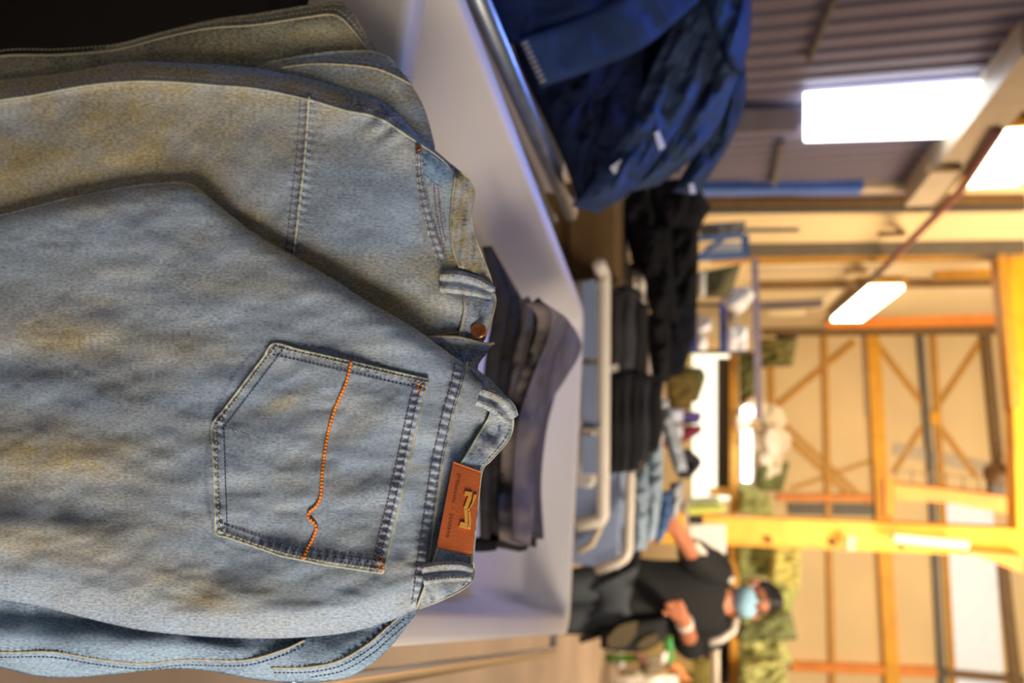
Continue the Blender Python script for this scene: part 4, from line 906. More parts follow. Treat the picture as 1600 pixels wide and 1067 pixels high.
for lb, A, B, d, col, sd in (
    ('brown and olive garment low at the left of the mixed heap', [(1040, 585), (1042, 610), (1046, 640)], [(1080, 580), (1088, 610), (1078, 640)], 5.0, '6b5a30', 1),
    ('olive garment behind the brown one in the mixed heap', [(1042, 570), (1042, 590), (1042, 625)], [(1096, 575), (1102, 590), (1090, 628)], 5.4, '5c5a34', 2),
    ('white crumpled garment beside the black stack in the mixed heap', [(1026, 628), (1030, 650), (1036, 676)], [(1044, 622), (1048, 650), (1052, 672)], 4.4, 'b9bcc4', 3),
    ('violet garment lying on top of the mixed heap', [(1040, 640), (1040, 652), (1040, 664)], [(1094, 644), (1096, 652), (1090, 662)], 5.0, '5b4f8c', 4),
    ('maroon garment at the right of the mixed heap', [(1036, 668), (1036, 680), (1036, 700)], [(1096, 664), (1094, 676), (1070, 690)], 4.8, '7d2f42', 5),
    ('white folded garment in front of the maroon one', [(1034, 668), (1034, 676), (1034, 686)], [(1066, 664), (1067, 674), (1066, 684)], 4.6, 'd3d5dc', 6),
    ('lilac-white garment in front of the violet one', [(1034, 640), (1034, 650), (1034, 660)], [(1066, 638), (1068, 648), (1066, 660)], 4.7, 'c9cbe0', 7)):
    garment('crumpled_garment', lb, SE, A, B, d, .12, col, 'clothing', fold=(1.0, 22, .02), n=24, m=18, seed=sd)
# ------------------------------------------------------------------ blue shelving with white bags on the left
SH = thing('shelf_rack', 'blue shelving with white bags at the left in front of the ribbed wall', 'shelf', pD(1100, 515, 9) * (1, 1, 0))
M['shelfblue'] = mat('shelf_blue', '2c4fb0', .5)
for x_ in (1085, 1131):
    b = MB(); a = pD(x_, 474 if x_ > 1100 else 488, 9); c = pD(x_, 549, 9); b.bar(a + (0, .25, 0), c + (0, .25, 0), .07, .5, (0, 1, 0)); b.make('shelf_board', M['shelfblue'], SH)
for y_ in (476, 550):
    b = MB(); p = pD(1100, y_, 9.4); b.bar((p[0], p[1], 0), (p[0], p[1], 2.0), .05, .05, (0, 1, 0)); b.make('post', M['darkgrey'], SH)
SW = 'white bags on the blue shelving'
for lb, A, B, d in (('white bag lying on the lower blue shelf, left one', [(1090, 492), (1090, 520)], [(1112, 498), (1110, 518)], 8.8), ('white bag on the lower blue shelf, right one', [(1090, 520), (1090, 549)], [(1104, 522), (1106, 546)], 8.85), ('square white parcel on the upper blue shelf', [(1136, 508), (1136, 549)], [(1169, 510), (1168, 547)], 8.8)):
    garment('white_bag', lb, SW, A, B, d, .15, 'd4d6e2', 'bag', fold=(1, 20, .02), n=20, m=16, flat=True)
garment('white_bag', 'large white plastic bag bulging above the blue shelving', SW, [(1124, 470), (1140, 452), (1172, 448)], [(1138, 484), (1158, 490), (1180, 462)], 8.6, .2, 'c8c6cc', 'bag', fold=(1, 24, .03), n=24, m=18)
garment('grey_sack', 'small grey sack on the upper blue shelf beside the parcel', SW, [(1137, 484), (1137, 506)], [(1155, 486), (1154, 504)], 8.8, .1, '8a8378', 'bag', n=14, m=12)
garment('olive_sack', 'olive sack standing at the left behind the black heap', None, [(1092, 425), (1094, 465)], [(1158, 412), (1140, 466)], 8.2, .25, '55523c', 'bag', fold=(.4, 30, .03), n=24, m=18)
garment('pale_sack', 'pale sack standing between the black heap and the olive sack', None, [(1088, 428), (1090, 466)], [(1104, 420), (1103, 464)], 8.0, .12, 'a5a6a0', 'bag', n=16, m=14)
o = thing('wheeled_frame', 'light blue steel frame with white panel at the left behind the black heap', 'frame', pD(1100, 395, 7) * (1, 1, 0))
M['paleblue'] = mat('pale_blue_steel', '5f7fb0', .5)
for p, q_, w_ in (((1088, 402), (1168, 398), .075), ((1088, 374), (1160, 368), .05), ((1164, 366), (1166, 404), .07), ((1096, 398), (1136, 368), .045)):
    b = MB(); b.bar(pD(*p, 7), pD(*q_, 7), w_, .05, (0, 1, 0)); b.make('frame_bar', M['paleblue'], o)
b = MB(); b.bar(pD(1108, 387, 7.08), pD(1158, 385, 7.08), .09, .02, (0, 1, 0)); b.make('panel', M['white'], o)
for y_ in (374, 402):
    p = pD(1088, y_, 7); b = MB(); b.bar((p[0], p[1], 0), tuple(p), .04, .04, (0, 1, 0)); b.make('leg', M['darkgrey'], o)
b = MB(); b.bar(pD(1090, 360, 7.2), pD(1248, 359, 7.2), .04, .03, (0, 1, 0)); b.make('upright_rod', M['darkgrey'], o)
garment('grey_sack', 'grey sack above the light blue frame next to the wall', None, [(1092, 350), (1094, 372)], [(1166, 345), (1160, 368)], 7.3, .12, '6b6a66', 'bag', n=16, m=14)
o = thing('ceiling_rail', 'thin mauve rail hanging level above the white bags and lamp tube', 'rail', pD(1183, 530, 9.5))
M['mauve'] = mat('mauve_rail', '7d748a', .5)
b = MB(); b.bar(pD(1179, 405, 9.5), pD(1186, 655, 9.5), .085, .06, (0, 1, 0)); b.make('rail', M['mauve'], o)
for y_ in (412,):
    p = pD(1183, y_, 9.5); b = MB(); b.tube([p, p + np.array((0, 0, 4.5))], .008); b.make('hanger', M['darkgrey'], o, True)
# ------------------------------------------------------------------ pallet rack and bales at the back
RK = thing('pallet_rack', 'long orange pallet rack beam along the back under the green bales', 'rack', pD(1145, 800, 14) * (1, 1, 0))
b = MB(); b.bar(pD(1146, 543, 15), pD(1147, 1090, 13.2), .15, .1, (0, 1, 0)); b.make('beam', M['gold'], RK)
b = MB(); b.bar(pD(1109, 768, 14.2), pD(1140, 768, 14.2), .14, .1, (0, 1, 0)); b.make('upright', M['gold'], RK)
for y_, d_ in ((548, 15.0), (812, 14.1), (1080, 13.3)):
    p = pD(1147, y_, d_); b = MB(); b.bar((p[0], p[1] + .1, 0), (p[0], p[1] + .1, p[2] + .05), .1, .1, (0, 1, 0)); b.make('post', M['gold'], RK)
b = MB(); b.bar(pD(1131, 560, 15.3), pD(1131, 770, 14.8), .28, .06, (0, 1, 0)); b.make('lintel_panel', M['darkgrey'], RK)
b = MB(); b.bar(pD(1122, 850, 14.6), pD(1122, 1100, 13.9), .55, .06, (0, 1, 0)); b.make('dark_space_sheet', M['rubber'], RK)  # black sheet added in place of the unlit space under the beam
b = MB(); b.bar(pD(1150, 545, 15.2), pD(1151, 1090, 13.4), .5, .03, (0, 0, 1)); b.make('shelf_board', M['brown'], RK)
BG = 'green bales on the back rack'
k = 0
for lb, A, B, d, col in (
    ('pale green bale right of the yellow column, leftmost of the tall stack', [(1152, 846), (1152, 900)], [(1225, 848), (1230, 905)], 13.4, '959c66'),
    ('yellow-green bale on top of the tall stack above the masked person', [(1205, 850), (1200, 910)], [(1252, 858), (1250, 922)], 13.3, 'b3ad66'),
    ('green bale directly behind the head of the masked person', [(1155, 900), (1155, 960)], [(1250, 915), (1232, 965)], 13.5, '9ca264'),
    ('dark green bale right of the masked person', [(1153, 955), (1153, 1002)], [(1236, 955), (1246, 1000)], 13.5, '6d7450'),
    ('light green bale second from the right edge of the photo', [(1153, 995), (1152, 1040)], [(1226, 996), (1240, 1038)], 13.2, 'a6a870'),
    ('green bale at the right edge of the photo', [(1153, 1032), (1152, 1082)], [(1226, 1030), (1232, 1080)], 13.1, 'a0a26a'),
    ('small green bale between the lamp tube and the yellow column', [(1152, 756), (1152, 798)], [(1180, 757), (1195, 796)], 14.0, 'a0a26a'),
    ('drooping green bale left of the yellow column', [(1154, 764), (1156, 810)], [(1200, 768), (1210, 806)], 13.8, '949a62'),
    ('dark green bale at the upper right of the white bags', [(1182, 716), (1184, 766)], [(1234, 722), (1222, 768)], 14.0, '666c44'),
    ('olive tarpaulin bundle high at the left in front of the cream wall', [(1180, 530), (1185, 575)], [(1246, 528), (1238, 572)], 14.2, '615b36'),
    ('black bundle on top of the olive tarpaulin', [(1212, 522), (1214, 542)], [(1246, 524), (1242, 545)], 14.0, '151412'),
    ('dull green bundle on the rack at the left of the white bags', [(1154, 552), (1156, 632)], [(1180, 548), (1178, 628)], 14.8, '5d5f3a')):
    k += 1; garment('fabric_bale', lb, BG, A, B, d + .5 * (k % 2), .26, col, 'bale', var=.4, fold=(.9 + .3 * (k % 3), 15, .07), n=60, m=50, seed=k * 1.3, rough=.16, flat=True)
BW = 'white sacks on the back rack'
for i, (cx_, cy_, r_, lb) in enumerate(((1178, 640, 13, 'white sack at the far left of the pale sack pile'), (1205, 655, 15, 'cream sack at the top left of the pale sack pile'), (1212, 690, 16, 'cream sack highest in the middle of the pale sack pile'), (1190, 695, 15, 'pinkish white sack behind the lit tube'), (1200, 728, 15, 'white sack at the right end of the pale sack pile'), (1178, 738, 12, 'small pale sack low at the right end of the sack pile'), (1160, 660, 9, 'small white sack touching the rack beam, left end of the lit tube'))):
    b = MB(); p = pD(cx_, cy_, 14.4 + .3 * (i % 2)); s = 1.35 * r_ * 14.4 / F
    b.ball(p, (s * 1.25, 0, 0), (0, s, 0), (0, 0, s), 20, 14, lambda d: 1 + .12 * math.sin(5 * d[0] + i) * math.cos(4 * d[2] + 2 * i) + .06 * math.sin(9 * d[2]))
    M['sack'] = M.get('sack') or mat('white_sack', 'd9cdb8', .8, var=.08, nscale=8)
    tag(b.make('white_sack', M['sack'], None, True), lb, 'sack', BW)
o = thing('tube_lamp', 'brightly lit fluorescent tube hanging level in front of the pale sacks', 'lamp', pD(1166, 712, 13.9), 'tube lamps in the hall')
b = MB(); b.tube([pD(1166, 674, 13.9), pD(1166, 751, 13.9)], .07); b.make('tube', M['tube'], o, True)
b = MB(); a = pD(1173, 670, 14.05); b.bar(a, pD(1173, 755, 14.05), .05, .12, (0, 1, 0)); b.make('fitting', M['whitepaint'], o)
for y_ in (690, 735):
    b = MB(); b.bar(pD(1173, y_, 14.15), pD(1148, y_, 14.3), .03, .03, (0, 1, 0)); b.make('bracket', M['darkgrey'], o)
o = thing('round_lamp', 'round glowing lamp left of the lit fluorescent tube', 'lamp', pD(1167, 642, 14.2))
b = MB(); b.bar(pD(1160, 643, 14.4), pD(1147, 643, 14.5), .03, .03, (0, 1, 0)); b.make('bracket', M['darkgrey'], o)
b = MB(); p = pD(1168, 643, 14.2); b.ball(p, (.11, 0, 0), (0, .1, 0), (0, 0, .11)); b.make('bulb', M['tube'], o, True)
b = MB(); b.tube([p + (0, 0, .1), p + (0, 0, .2)], .04); b.make('cap', M['whitepaint'], o, True)
o = thing('tube_lamp', 'unlit white tube lamp under the rack beam at the right edge', 'lamp', pD(1117, 1030, 9), 'tube lamps in the hall')
b = MB(); b.tube([pD(1117, 998, 9), pD(1117, 1085, 9)], .055); b.make('tube', M['whitepaint'], o, True)
# ------------------------------------------------------------------ yellow column and crane steel
o = thing('steel_column', 'broad yellow steel column right of the centre with a pale tube lamp on it', 'column', pD(1100, 826, 11) * (1, 1, 0), 'yellow crane steel')
p0 = pD(1070, 826, 11); p1 = pD(1640, 849, 11.3)
dirc = (p1 - p0) / np.linalg.norm(p1 - p0)
base = p0 - dirc * (p0[2] / dirc[2])
b = MB(); b.bar(base, p1, .36, .05, (0, 1, 0)); b.bar(base + (-.20, .06, 0), p1 + (-.20, .06, 0), .03, .2, (0, 1, 0)); b.bar(base + (.20, .06, 0), p1 + (.20, .06, 0), .03, .2, (0, 1, 0)); b.make('column', M['yellow'], o)
for x_ in (1198, 1296, 1404):
    t_ = (x_ - 1070) / 570; b = MB(); p = p0 + (p1 - p0) * t_ + np.array((.1, -.04, 0)); b.tube([p, p + np.array((0, -.05, 0))], .05, 10); b.make('bolt', M['brown'], o, True)
b = MB(); b.bar(pD(1322, 848, 10.9), pD(1336, 849, 10.9), .22, .06, (0, 1, 0)); b.make('plate', M['beam_beige'], o)
o = thing('tube_lamp', 'unlit cream tube lamp mounted upright on the yellow column', 'lamp', pD(1452, 846, 10.8), 'tube lamps in the hall')
b = MB(); b.bar(pD(1394, 840, 10.85), pD(1512, 851, 10.9), .13, .1, (0, 1, 0)); b.make('tube_cover', M['dimtube'], o, False, .02)
o = thing('crane_beam', 'yellow crane beam across the top right corner of the photo', 'beam', pD(1585, 560, 10), 'yellow crane steel')
b = MB(); b.bar(pD(1597, 398, 10.6), pD(1612, 830, 9.7), .46, .3, (0, 1, 0)); b.make('beam', M['yellow'], o)
b = MB(); b.bar(pD(1560, 402, 10.6), pD(1582, 640, 10.1), .12, .3, (0, 1, 0)); b.make('lower_flange', M['gold'], o)
o = thing('jib_crane', 'orange crane arm reaching from the yellow column up to the crane beam', 'crane', pD(1490, 770, 11.5), 'yellow crane steel')
V_ = [pD(1394, 756, 11.5), pD(1394, 781, 11.5), pD(1480, 785, 11.4), pD(1592, 806, 11.2), pD(1592, 779, 11.2), pD(1480, 765, 11.4)]
b = MB(); b.add(V_ + [v + np.array((0, .3, 0)) for v in V_], [(0, 1, 2, 5), (5, 2, 3, 4), (6, 11, 8, 7), (11, 10, 9, 8)] + [(i, (i + 1) % 6 + 0, (i + 1) % 6 + 6, i + 6) for i in range(6)]); b.make('boom', M['orange'], o)
b = MB(); b.bar(pD(1388, 748, 11.4), pD(1388, 808, 11.2), .14, .2, (0, 1, 0)); b.make('bracket', M['orange'], o)
V_ = [pD(1505, 860, 11), pD(1600, 868, 11), pD(1600, 896, 11)]
b = MB(); b.add(V_ + [v + np.array((0, .25, 0)) for v in V_], [(0, 1, 2), (5, 4, 3), (0, 3, 4, 1), (1, 4, 5, 2), (2, 5, 3, 0)]); b.make('gusset', M['orange'], o)
for x_ in (1400, 1425, 1450, 1478, 1505, 1530, 1555, 1580):
    p = pD(x_, 757 + (x_ - 1394) * .1, 11.5); b = MB(); b.bar(p, p + np.array((-.28, 0, 0.0)), .02, .02, (0, 1, 0)); b.make('railing_post', M['brown'], o)
b = MB(); b.bar(pD(1398, 736, 11.5), pD(1592, 752, 11.3), .02, .02, (0, 1, 0)); b.make('handrail', M['brown'], o)
o = thing('crane_hoist', 'dark hoist motor with yellow casing hanging beside the crane beam', 'hoist', pD(1565, 735, 10.5))
b = MB(); b.ball(pD(1556, 740, 10.6), (.16, 0, 0), (0, .16, 0), (0, 0, .16), 18, 12, lambda d: 1 + .08 * math.cos(10 * math.atan2(d[1], d[0]))); b.make('motor', M['brown'], o, True)
b = MB(); b.bar(pD(1556, 752, 10.6), pD(1556, 772, 10.6), .2, .2, (0, 1, 0)); b.make('gearbox', M['darkgrey'], o, False, .02)
b = MB(); b.bar(pD(1590, 715, 10.4), pD(1590, 728, 10.4), .34, .2, (0, 1, 0)); b.make('casing', M['dimtube'], o, False, .03)
b = MB(); b.bar(pD(1590, 730, 10.4), pD(1590, 746, 10.4), .16, .2, (0, 1, 0)); b.make('drum', M['rubber'], o)
b = MB(); b.bar(pD(1556, 640, 10.7), pD(1560, 742, 10.6), .04, .04, (0, 1, 0)); b.make('hanger_arm', M['brown'], o)
# ------------------------------------------------------------------ odds and ends right of the person, and the bench in front of the column
JJ = 'bits and pieces on the floor at the right'
for nm, lb, cat, A, B, d, col in (
    ('white_bag', 'white rolled bag on the floor right of the dark shoulder bag', 'bag', [(960, 1018), (962, 1044)], [(976, 1020), (976, 1042)], 11.5, 'dcdce6'),
    ('white_bag', 'white bottle-shaped bag beside the green sack', 'bag', [(1028, 1016), (1028, 1042)], [(1044, 1018), (1042, 1040)], 10.5, 'e4e4ea'),
    ('green_sack', 'bright green sack right of the dark shoulder bag', 'sack', [(1036, 1000), (1040, 1044)], [(1054, 988), (1052, 1038)], 10.8, '4f9a5c'),
    ('green_sack', 'small grass-green sack near the floor', 'sack', [(946, 1022), (946, 1034)], [(998, 1022), (996, 1034)], 11.0, '5d9440'),
    ('pink_cloth', 'pink cloth strip draped in the heap at the right edge', 'clothing', [(990, 1020), (1010, 1040)], [(1000, 1018), (1024, 1052)], 10.8, 'c48f95'),
    ('white_bag', 'large white bag at the bottom right corner', 'bag', [(955, 1056), (955, 1085)], [(1062, 1054), (1060, 1085)], 10.2, 'f0ece4'),
    ('orange_cloth', 'orange cloth on top of the large white bag', 'clothing', [(1040, 1040), (1052, 1060)], [(1060, 1034), (1082, 1066)], 10.4, 'c9895a'),
    ('pale_cloth', 'pale green crumpled cloth low at the right edge', 'clothing', [(966, 1050), (968, 1085)], [(1004, 1048), (1002, 1085)], 11.0, 'b5b49a'),
    ('grey_sack', 'grey sack behind the pink cloth', 'sack', [(998, 1024), (1000, 1060)], [(1028, 1022), (1030, 1056)], 11.6, '75705f')):
    garment(nm, lb, JJ, A, B, d, .2, col, cat, fold=(1, 20, .04), n=20, m=16)
p = pD(1060, 1020, 12); o = thing('cardboard_box', 'tall tan cardboard box standing behind the white bags at the right', 'box', p * (1, 1, 0))
M['tancard'] = mat('tan_card', '9a8450', .8); b = MB(); b.aabb((p[0] - .35, p[1], 0), (p[0] + .3, p[1] + .5, pD(1082, 1020, 12)[2])); b.make('body', M['tancard'], o, False, .01)
b = MB(); b.aabb((p[0] - .35, p[1] - .02, .9), (p[0] + .3, p[1], .98)); b.make('tape', M['brown'], o)
p = pD(1090, 1050, 12.2); garment('olive_sack', 'olive sack behind the tan cardboard box', JJ, [(1068, 1030), (1070, 1085)], [(1120, 1028), (1116, 1085)], 12.6, .3, '6b6436', 'sack', n=20, m=16)
o = thing('work_bench', 'yellow-topped bench with green papers and white panel in front of the yellow column', 'bench', pD(1085, 800, 9) * (1, 1, 0))
p0_ = pD(1076, 775, 9.5); p1_ = pD(1076, 900, 9.5)
b = MB(); b.aabb((p0_[0], p0_[1] - .5, p0_[2] - .05), (p1_[0], p0_[1] + .4, p0_[2])); b.make('top', M['whitepaint'], o)
for p in (p0_ + (.08, 0, 0), p1_ - (.08, 0, 0)):
    b = MB(); b.aabb((p[0] - .03, p[1] - .25, 0), (p[0] + .03, p[1] - .19, p0_[2] - .05)); b.make('leg', M['darkgrey'], o)
b = MB(); b.bar(pD(1077, 842, 9.3), pD(1134, 842, 9.3), .4, .05, (0, 1, 0)); tag(b.make('white_board', M['white'], None, False, .02), 'white board standing behind the raised forearm', 'board')
b = MB(); b.bar(pD(1075, 812, 9.2), pD(1098, 812, 9.2), .1, .12, (0, 1, 0)); tag(b.make('dark_case', M['rubber'], None, False, .02), 'small black case lying in front of the yellow column', 'case')
b = MB(); a = pD(1090, 795, 9.5); b.bar(pD(1068, 797, 9.5), pD(1128, 792, 9.5), .06, .3, (0, 1, 0)); M['lime'] = mat('lime_plastic', 'c8d86a', .5); tag(b.make('green_folder', M['lime'], None, False, .01), 'lime green folder upright left of the yellow column', 'folder')
b = MB(); b.bar(pD(1072, 786, 9.8), pD(1124, 782, 9.8), .07, .3, (0, 1, 0)); M['mint'] = mat('mint_plastic', 'bcd8c8', .5); tag(b.make('mint_folder', M['mint'], None, False, .01), 'pale mint folder beside the lime green one', 'folder')
# ------------------------------------------------------------------ masked person standing at the carts
PD = 3.65
def pj(x, y, d=PD): return Vector(pD(x, y, d))
def skin_mesh(name, nodes, edges, root, material, parent, sub=2):
    me = bpy.data.meshes.new(name); off = Vector(rootloc(parent)) if parent else Vector((0, 0, 0))
    keys = list(nodes); me.from_pydata([tuple(nodes[k][0] - off) for k in keys], [(keys.index(a), keys.index(b)) for a, b in edges], []); me.update()
    o = bpy.data.objects.new(name, me); COL.objects.link(o)
    sk = o.modifiers.new('skin', 'SKIN'); sk.use_smooth_shade = True
    for i, k in enumerate(keys):
        r = nodes[k][1]; me.skin_vertices[0].data[i].radius = r if isinstance(r, tuple) else (r, r); me.skin_vertices[0].data[i].use_root = (k == root)
    sb = o.modifiers.new('sub', 'SUBSURF'); sb.levels = sub; sb.render_levels = sub
    dg = bpy.context.evaluated_depsgraph_get(); dg.update(); nm = bpy.data.meshes.new_from_object(o.evaluated_get(dg))
    nm.materials.clear(); nm.materials.append(M[material] if isinstance(material, str) else material)
    nm.polygons.foreach_set('use_smooth', [True] * len(nm.polygons))
    o.modifiers.clear(); o.data = nm; o.parent = parent
    return o
hip = pj(982, 928); neck = pj(1132, 935)
PER = thing('person', 'person in a black top with pale sleeve stripes and a light blue face mask', 'person', (hip.x, hip.y, 0))
V3 = Vector
fwd = V3((0, -1, 0))
J = {
 'pelvis': (hip, (.13, .095)), 'belly': (pj(1030, 932), (.12, .09)), 'chest': (pj(1085, 936), (.13, .09)), 'collar': (pj(1118, 937), (.09, .065)), 'neck': (pj(1140, 936), .058),
 'sL': (pj(1119, 895), .055), 'eL': (pj(1082, 864, 3.5), .052), 'wL': (pj(1056, 828, 3.3), .034), 'hL': (pj(1049, 815, 3.26), .038),
 'sR': (pj(1117, 978), .055), 'eR': (pj(1078, 1004, 3.62), .056), 'wR': (pj(1068, 968, 3.42), .036), 'hR': (pj(1058, 950, 3.38), .038),
 'tL': (hip + V3((-.085, 0, -.03)), .085), 'kL': (pj(893, 914) + V3((0, -.03, 0)), .066), 'tR': (hip + V3((.09, 0, -.03)), .085), 'kR': (pj(890, 962) + V3((0, -.03, 0)), .066)}
kl = J['kL'][0]; kr = J['kR'][0]
aL = V3((kl.x - .01, kl.y + .06, .09)); aR = V3((kr.x + .02, kr.y + .06, .09))
J.update({'aL': (aL, .045), 'aR': (aR, .045), 'fL': (aL + V3((-.02, -.13, -.05)), (.045, .035)), 'fR': (aR + V3((.04, -.13, -.05)), (.045, .035))})
hd = pj(1181, 937, PD - .02)
J['skull0'] = (pj(1156, 936, PD), .062); J['skull'] = (hd, (.077, .09)); J['crown'] = (pj(1203, 937, PD - .02), (.066, .078))
E = [('pelvis', 'belly'), ('belly', 'chest'), ('chest', 'collar'), ('collar', 'neck'), ('neck', 'skull0'), ('skull0', 'skull'), ('skull', 'crown'), ('collar', 'sL'), ('sL', 'eL'), ('eL', 'wL'), ('wL', 'hL'),
     ('collar', 'sR'), ('sR', 'eR'), ('eR', 'wR'), ('wR', 'hR'), ('pelvis', 'tL'), ('tL', 'kL'), ('kL', 'aL'), ('aL', 'fL'), ('pelvis', 'tR'), ('tR', 'kR'), ('kR', 'aR'), ('aR', 'fR')]
def palmfingers(h, w, curl):
    """five finger chains growing from the hand node"""
    H = J[h][0]; W = J[w][0]; d = (H - W).normalized(); side = d.cross(fwd).normalized(); dn = side.cross(d).normalized()
    for i, (s, L) in enumerate(((-.030, .072), (-.011, .080), (.009, .075), (.027, .060))):
        a = H + d * .03 + side * s; p = a + d * L * .45 + dn * curl * .010; q = p + d * L * .35 + dn * curl * .022
        J[f'{h}f{i}a'] = (a, .0115); J[f'{h}f{i}b'] = (p, .009); J[f'{h}f{i}c'] = (q, .0075); E.extend([(h, f'{h}f{i}a'), (f'{h}f{i}a', f'{h}f{i}b'), (f'{h}f{i}b', f'{h}f{i}c')])
    a = H + side * -.036 + d * -.015; p = a + (d * .6 - side).normalized() * .03 + dn * .01; q = p + d * .025
    J[f'{h}ta'] = (a, .013); J[f'{h}tb'] = (p, .0105); J[f'{h}tc'] = (q, .0085); E.extend([(h, f'{h}ta'), (f'{h}ta', f'{h}tb'), (f'{h}tb', f'{h}tc')])
palmfingers('hL', 'wL', 1.0); palmfingers('hR', 'wR', 1.2)
BODY = skin_mesh('body', J, E, 'pelvis', 'skin', PER)
g = lambda k, m: (J[k][0], tuple(v + m for v in J[k][1]) if isinstance(J[k][1], tuple) else J[k][1] + m)
cuffL = J['eL'][0].lerp(J['wL'][0], .12); cuffR = J['eR'][0].lerp(J['wR'][0], .3)
def loft(rings, k=28):
    b = MB(); V = []
    for c, rx, ry in rings: V += [np.array(c) + np.array((rx * math.cos(2 * PI * j / k), ry * math.sin(2 * PI * j / k), .006 * math.sin(5 * j) )) for j in range(k)]
    n = len(rings); b.add(V, [(i * k + j, i * k + (j + 1) % k, (i + 1) * k + (j + 1) % k, (i + 1) * k + j) for i in range(n - 1) for j in range(k)] + [tuple(range(k))[::-1], tuple(range((n - 1) * k, n * k))]); return b
cl, nk = J['collar'][0], J['neck'][0]
RG = [(hip + V3((0, 0, -.06)), .185, .14), (hip + V3((0, 0, .03)), .19, .145), (hip.lerp(J['belly'][0], .7), .18, .135), (J['belly'][0].lerp(J['chest'][0], .5), .19, .135), (J['chest'][0], .205, .135), (J['chest'][0].lerp(cl, .6), .215, .125), (cl + V3((0, 0, .02)), .195, .105), (cl.lerp(nk, .55), .14, .085), (cl.lerp(nk, .85), .075, .07)]
tp = loft([(spl, float(rx), float(ry)) for spl, rx, ry in RG]).make('top', M['jacket'], PER, True); tp['label'] = 'black long-sleeved top'
sb_ = tp.modifiers.new('sub', 'SUBSURF'); sb_.levels = 1; sb_.render_levels = 1
for s_, e_, c_ in (('sL', 'eL', cuffL), ('sR', 'eR', cuffR)):
    a0 = cl.lerp(J[s_][0], .55); P_ = spline([tuple(a0), tuple(J[s_][0]), tuple(J[s_][0].lerp(J[e_][0], .55)), tuple(J[e_][0]), tuple(c_)], 16)
    b = MB(); b.tube(list(P_), list(np.interp(np.linspace(0, 1, 16), [0, .3, .6, .85, 1], [.075, .098, .084, .08, .066])), 16); b.make('sleeve', M['jacket'], PER, True)
TN_ = {'pelvis': (hip + V3((0, 0, .02)), (.17, .13)), 'tL': (J['tL'][0], .118), 'kL': g('kL', .024), 'aL': (aL + V3((0, 0, .03)), .07), 'tR': (J['tR'][0], .118), 'kR': g('kR', .024), 'aR': (aR + V3((0, 0, .03)), .07)}
skin_mesh('trousers', TN_, [('pelvis', 'tL'), ('tL', 'kL'), ('kL', 'aL'), ('pelvis', 'tR'), ('tR', 'kR'), ('kR', 'aR')], 'pelvis', 'trousers', PER)
# pale stripes down the sleeves
def stripe(pts, r=.02):
    b = MB(); b.tube([np.array(p) for p in pts], r, 8); return b.make('sleeve_stripe', M['whitepaint'], PER, True)
up = lambda p, k, f_=-.02: V3(p) + V3((k[0], k[1] + f_, k[2]))
stripe([pj(1143, 908, 3.6), pj(1130, 893, 3.58), pj(1112, 878, 3.53), pj(1095, 860, 3.45), pj(1086, 848, 3.4)])
stripe([pj(1150, 965, 3.6), pj(1146, 985, 3.58), pj(1128, 998, 3.56), pj(1108, 1004, 3.55)])
b = MB(); wv = J['wR'][0]; wd = (J['eR'][0] - wv).normalized(); b.tube([np.array(wv + wd * .025), np.array(wv + wd * .055)], .044, 14); b.make('wrist_band', M['whitepaint'], PER, True)
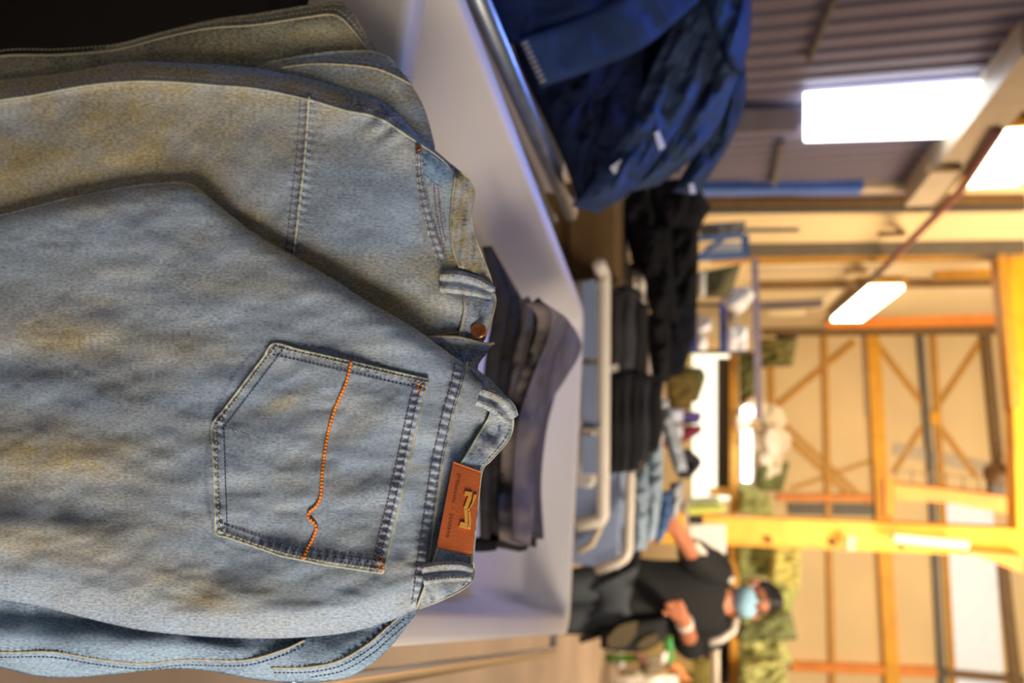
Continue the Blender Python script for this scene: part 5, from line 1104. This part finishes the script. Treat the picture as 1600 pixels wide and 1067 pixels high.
# head details
hx = np.array(hd); rt = np.array((1., 0, 0)); fw = np.array((0., -1, 0)); upv = np.array((0, 0, 1.))
b = MB(); b.ball(hx - fw * .014 + upv * .030, rt * .094, fw * .104, upv * .104, 32, 20, lambda d: 1.0 if (d[1] < -.2 and d[2] > -.5) or d[2] > .84 else .68); b.make('hair', M['hair'], PER, True)
b = MB()
b.ball(hx + fw * .046 - upv * .052, rt * .076, fw * .062, upv * .062, 22, 14, lambda d: 1 + .05 * math.sin(14 * d[2]) * (d[1] > 0) + .12 * max(0, d[1]) * math.exp(-(d[0] / .35) ** 2)); mk = b.make('face_mask', M['mask'], PER, True); mk['label'] = 'light blue face mask'
for s in (-1, 1):
    b = MB(); b.tube([hx + rt * s * .066 + fw * .05 - upv * .03, hx + rt * s * .088 + fw * .0 - upv * .005, hx + rt * s * .09 - fw * .02 - upv * .02], .004, 6); b.make('mask_loop', M['white'], mk, True)
    b = MB(); b.ball(hx + rt * s * .088 - fw * .005 - upv * .012, rt * .012, fw * .022, upv * .034, 12, 8, lambda d: 1 + .1 * math.sin(4 * d[2])); b.make('ear', M['skin'], PER, True)
    b = MB(); b.ball(hx + rt * s * .031 + fw * .083 + upv * .022, rt * .015, fw * .008, upv * .007, 12, 8); b.make('eye', M['eye'], PER, True)
    b = MB(); b.tube([hx + rt * s * .015 + fw * .092 + upv * .04, hx + rt * s * .034 + fw * .09 + upv * .046, hx + rt * s * .052 + fw * .076 + upv * .038], .004, 6); b.make('eyebrow', M['hair'], PER, True)
b = MB(); b.ball(hx + fw * .095 + upv * .002, rt * .012, fw * .018, upv * .026, 12, 8); b.make('nose', M['skin'], PER, True)
for k in ('L', 'R'):
    a = J['a' + k][0]; b = MB(); b.ball(np.array((a.x + (.02 if k == 'R' else -.01), a.y - .06, .05)), (.05, 0, 0), (0, .14, 0), (0, 0, .05), 18, 10, lambda d: 1 if d[2] > -.6 else .9); b.make('shoe', M['rubber'], PER, True)
# dark bag with tan panels hanging at the person's side
SBG = thing('shoulder_bag', 'black bag with two tan panels hanging beside the person', 'bag', pj(920, 988))
M['tanp'] = mat('tan_panel', '4d4026', .8)
g_ = coons([(938, 984), (965, 974), (1005, 966), (1045, 962)], [(938, 1013), (970, 1018), (1010, 1017), (1040, 998)], 30, 20); x, y = g_[..., 0], g_[..., 1]
s_ = np.linspace(-1, 1, 30)[:, None]; t_ = np.linspace(-1, 1, 20)[None]; pr = np.sqrt(np.clip((1 - s_ ** 6) * (1 - t_ ** 6), 0, 1))
grid_solid('body', pD(x, y, 3.5 - .06 * pr), pD(x, y, 3.56 + .04 * pr), M['jacket'], SBG)
for A, B in (([(948, 998), (968, 978), (996, 970)], [(950, 1012), (978, 1010), (994, 990)]), ([(994, 1008), (1008, 996), (1026, 990)], [(998, 1013), (1016, 1012), (1030, 1000)])):
    g_ = coons(A, B, 14, 8); grid_solid('tan_panel', pD(g_[..., 0], g_[..., 1], 3.425), pD(g_[..., 0], g_[..., 1], 3.445), M['tanp'], SBG, smooth=False)
b = MB(); b.tube([pD(942, 988, 3.52), pD(925, 994, 3.52), pD(905, 1000, 3.52)], .017); b.make('strap_end', M['jacket'], SBG, True)
b = MB(); b.tube([pD(1040, 968, 3.5), pD(1075, 975, 3.56), pD(1118, 968, 3.62)], .014); b.make('shoulder_strap', M['jacket'], SBG, True)
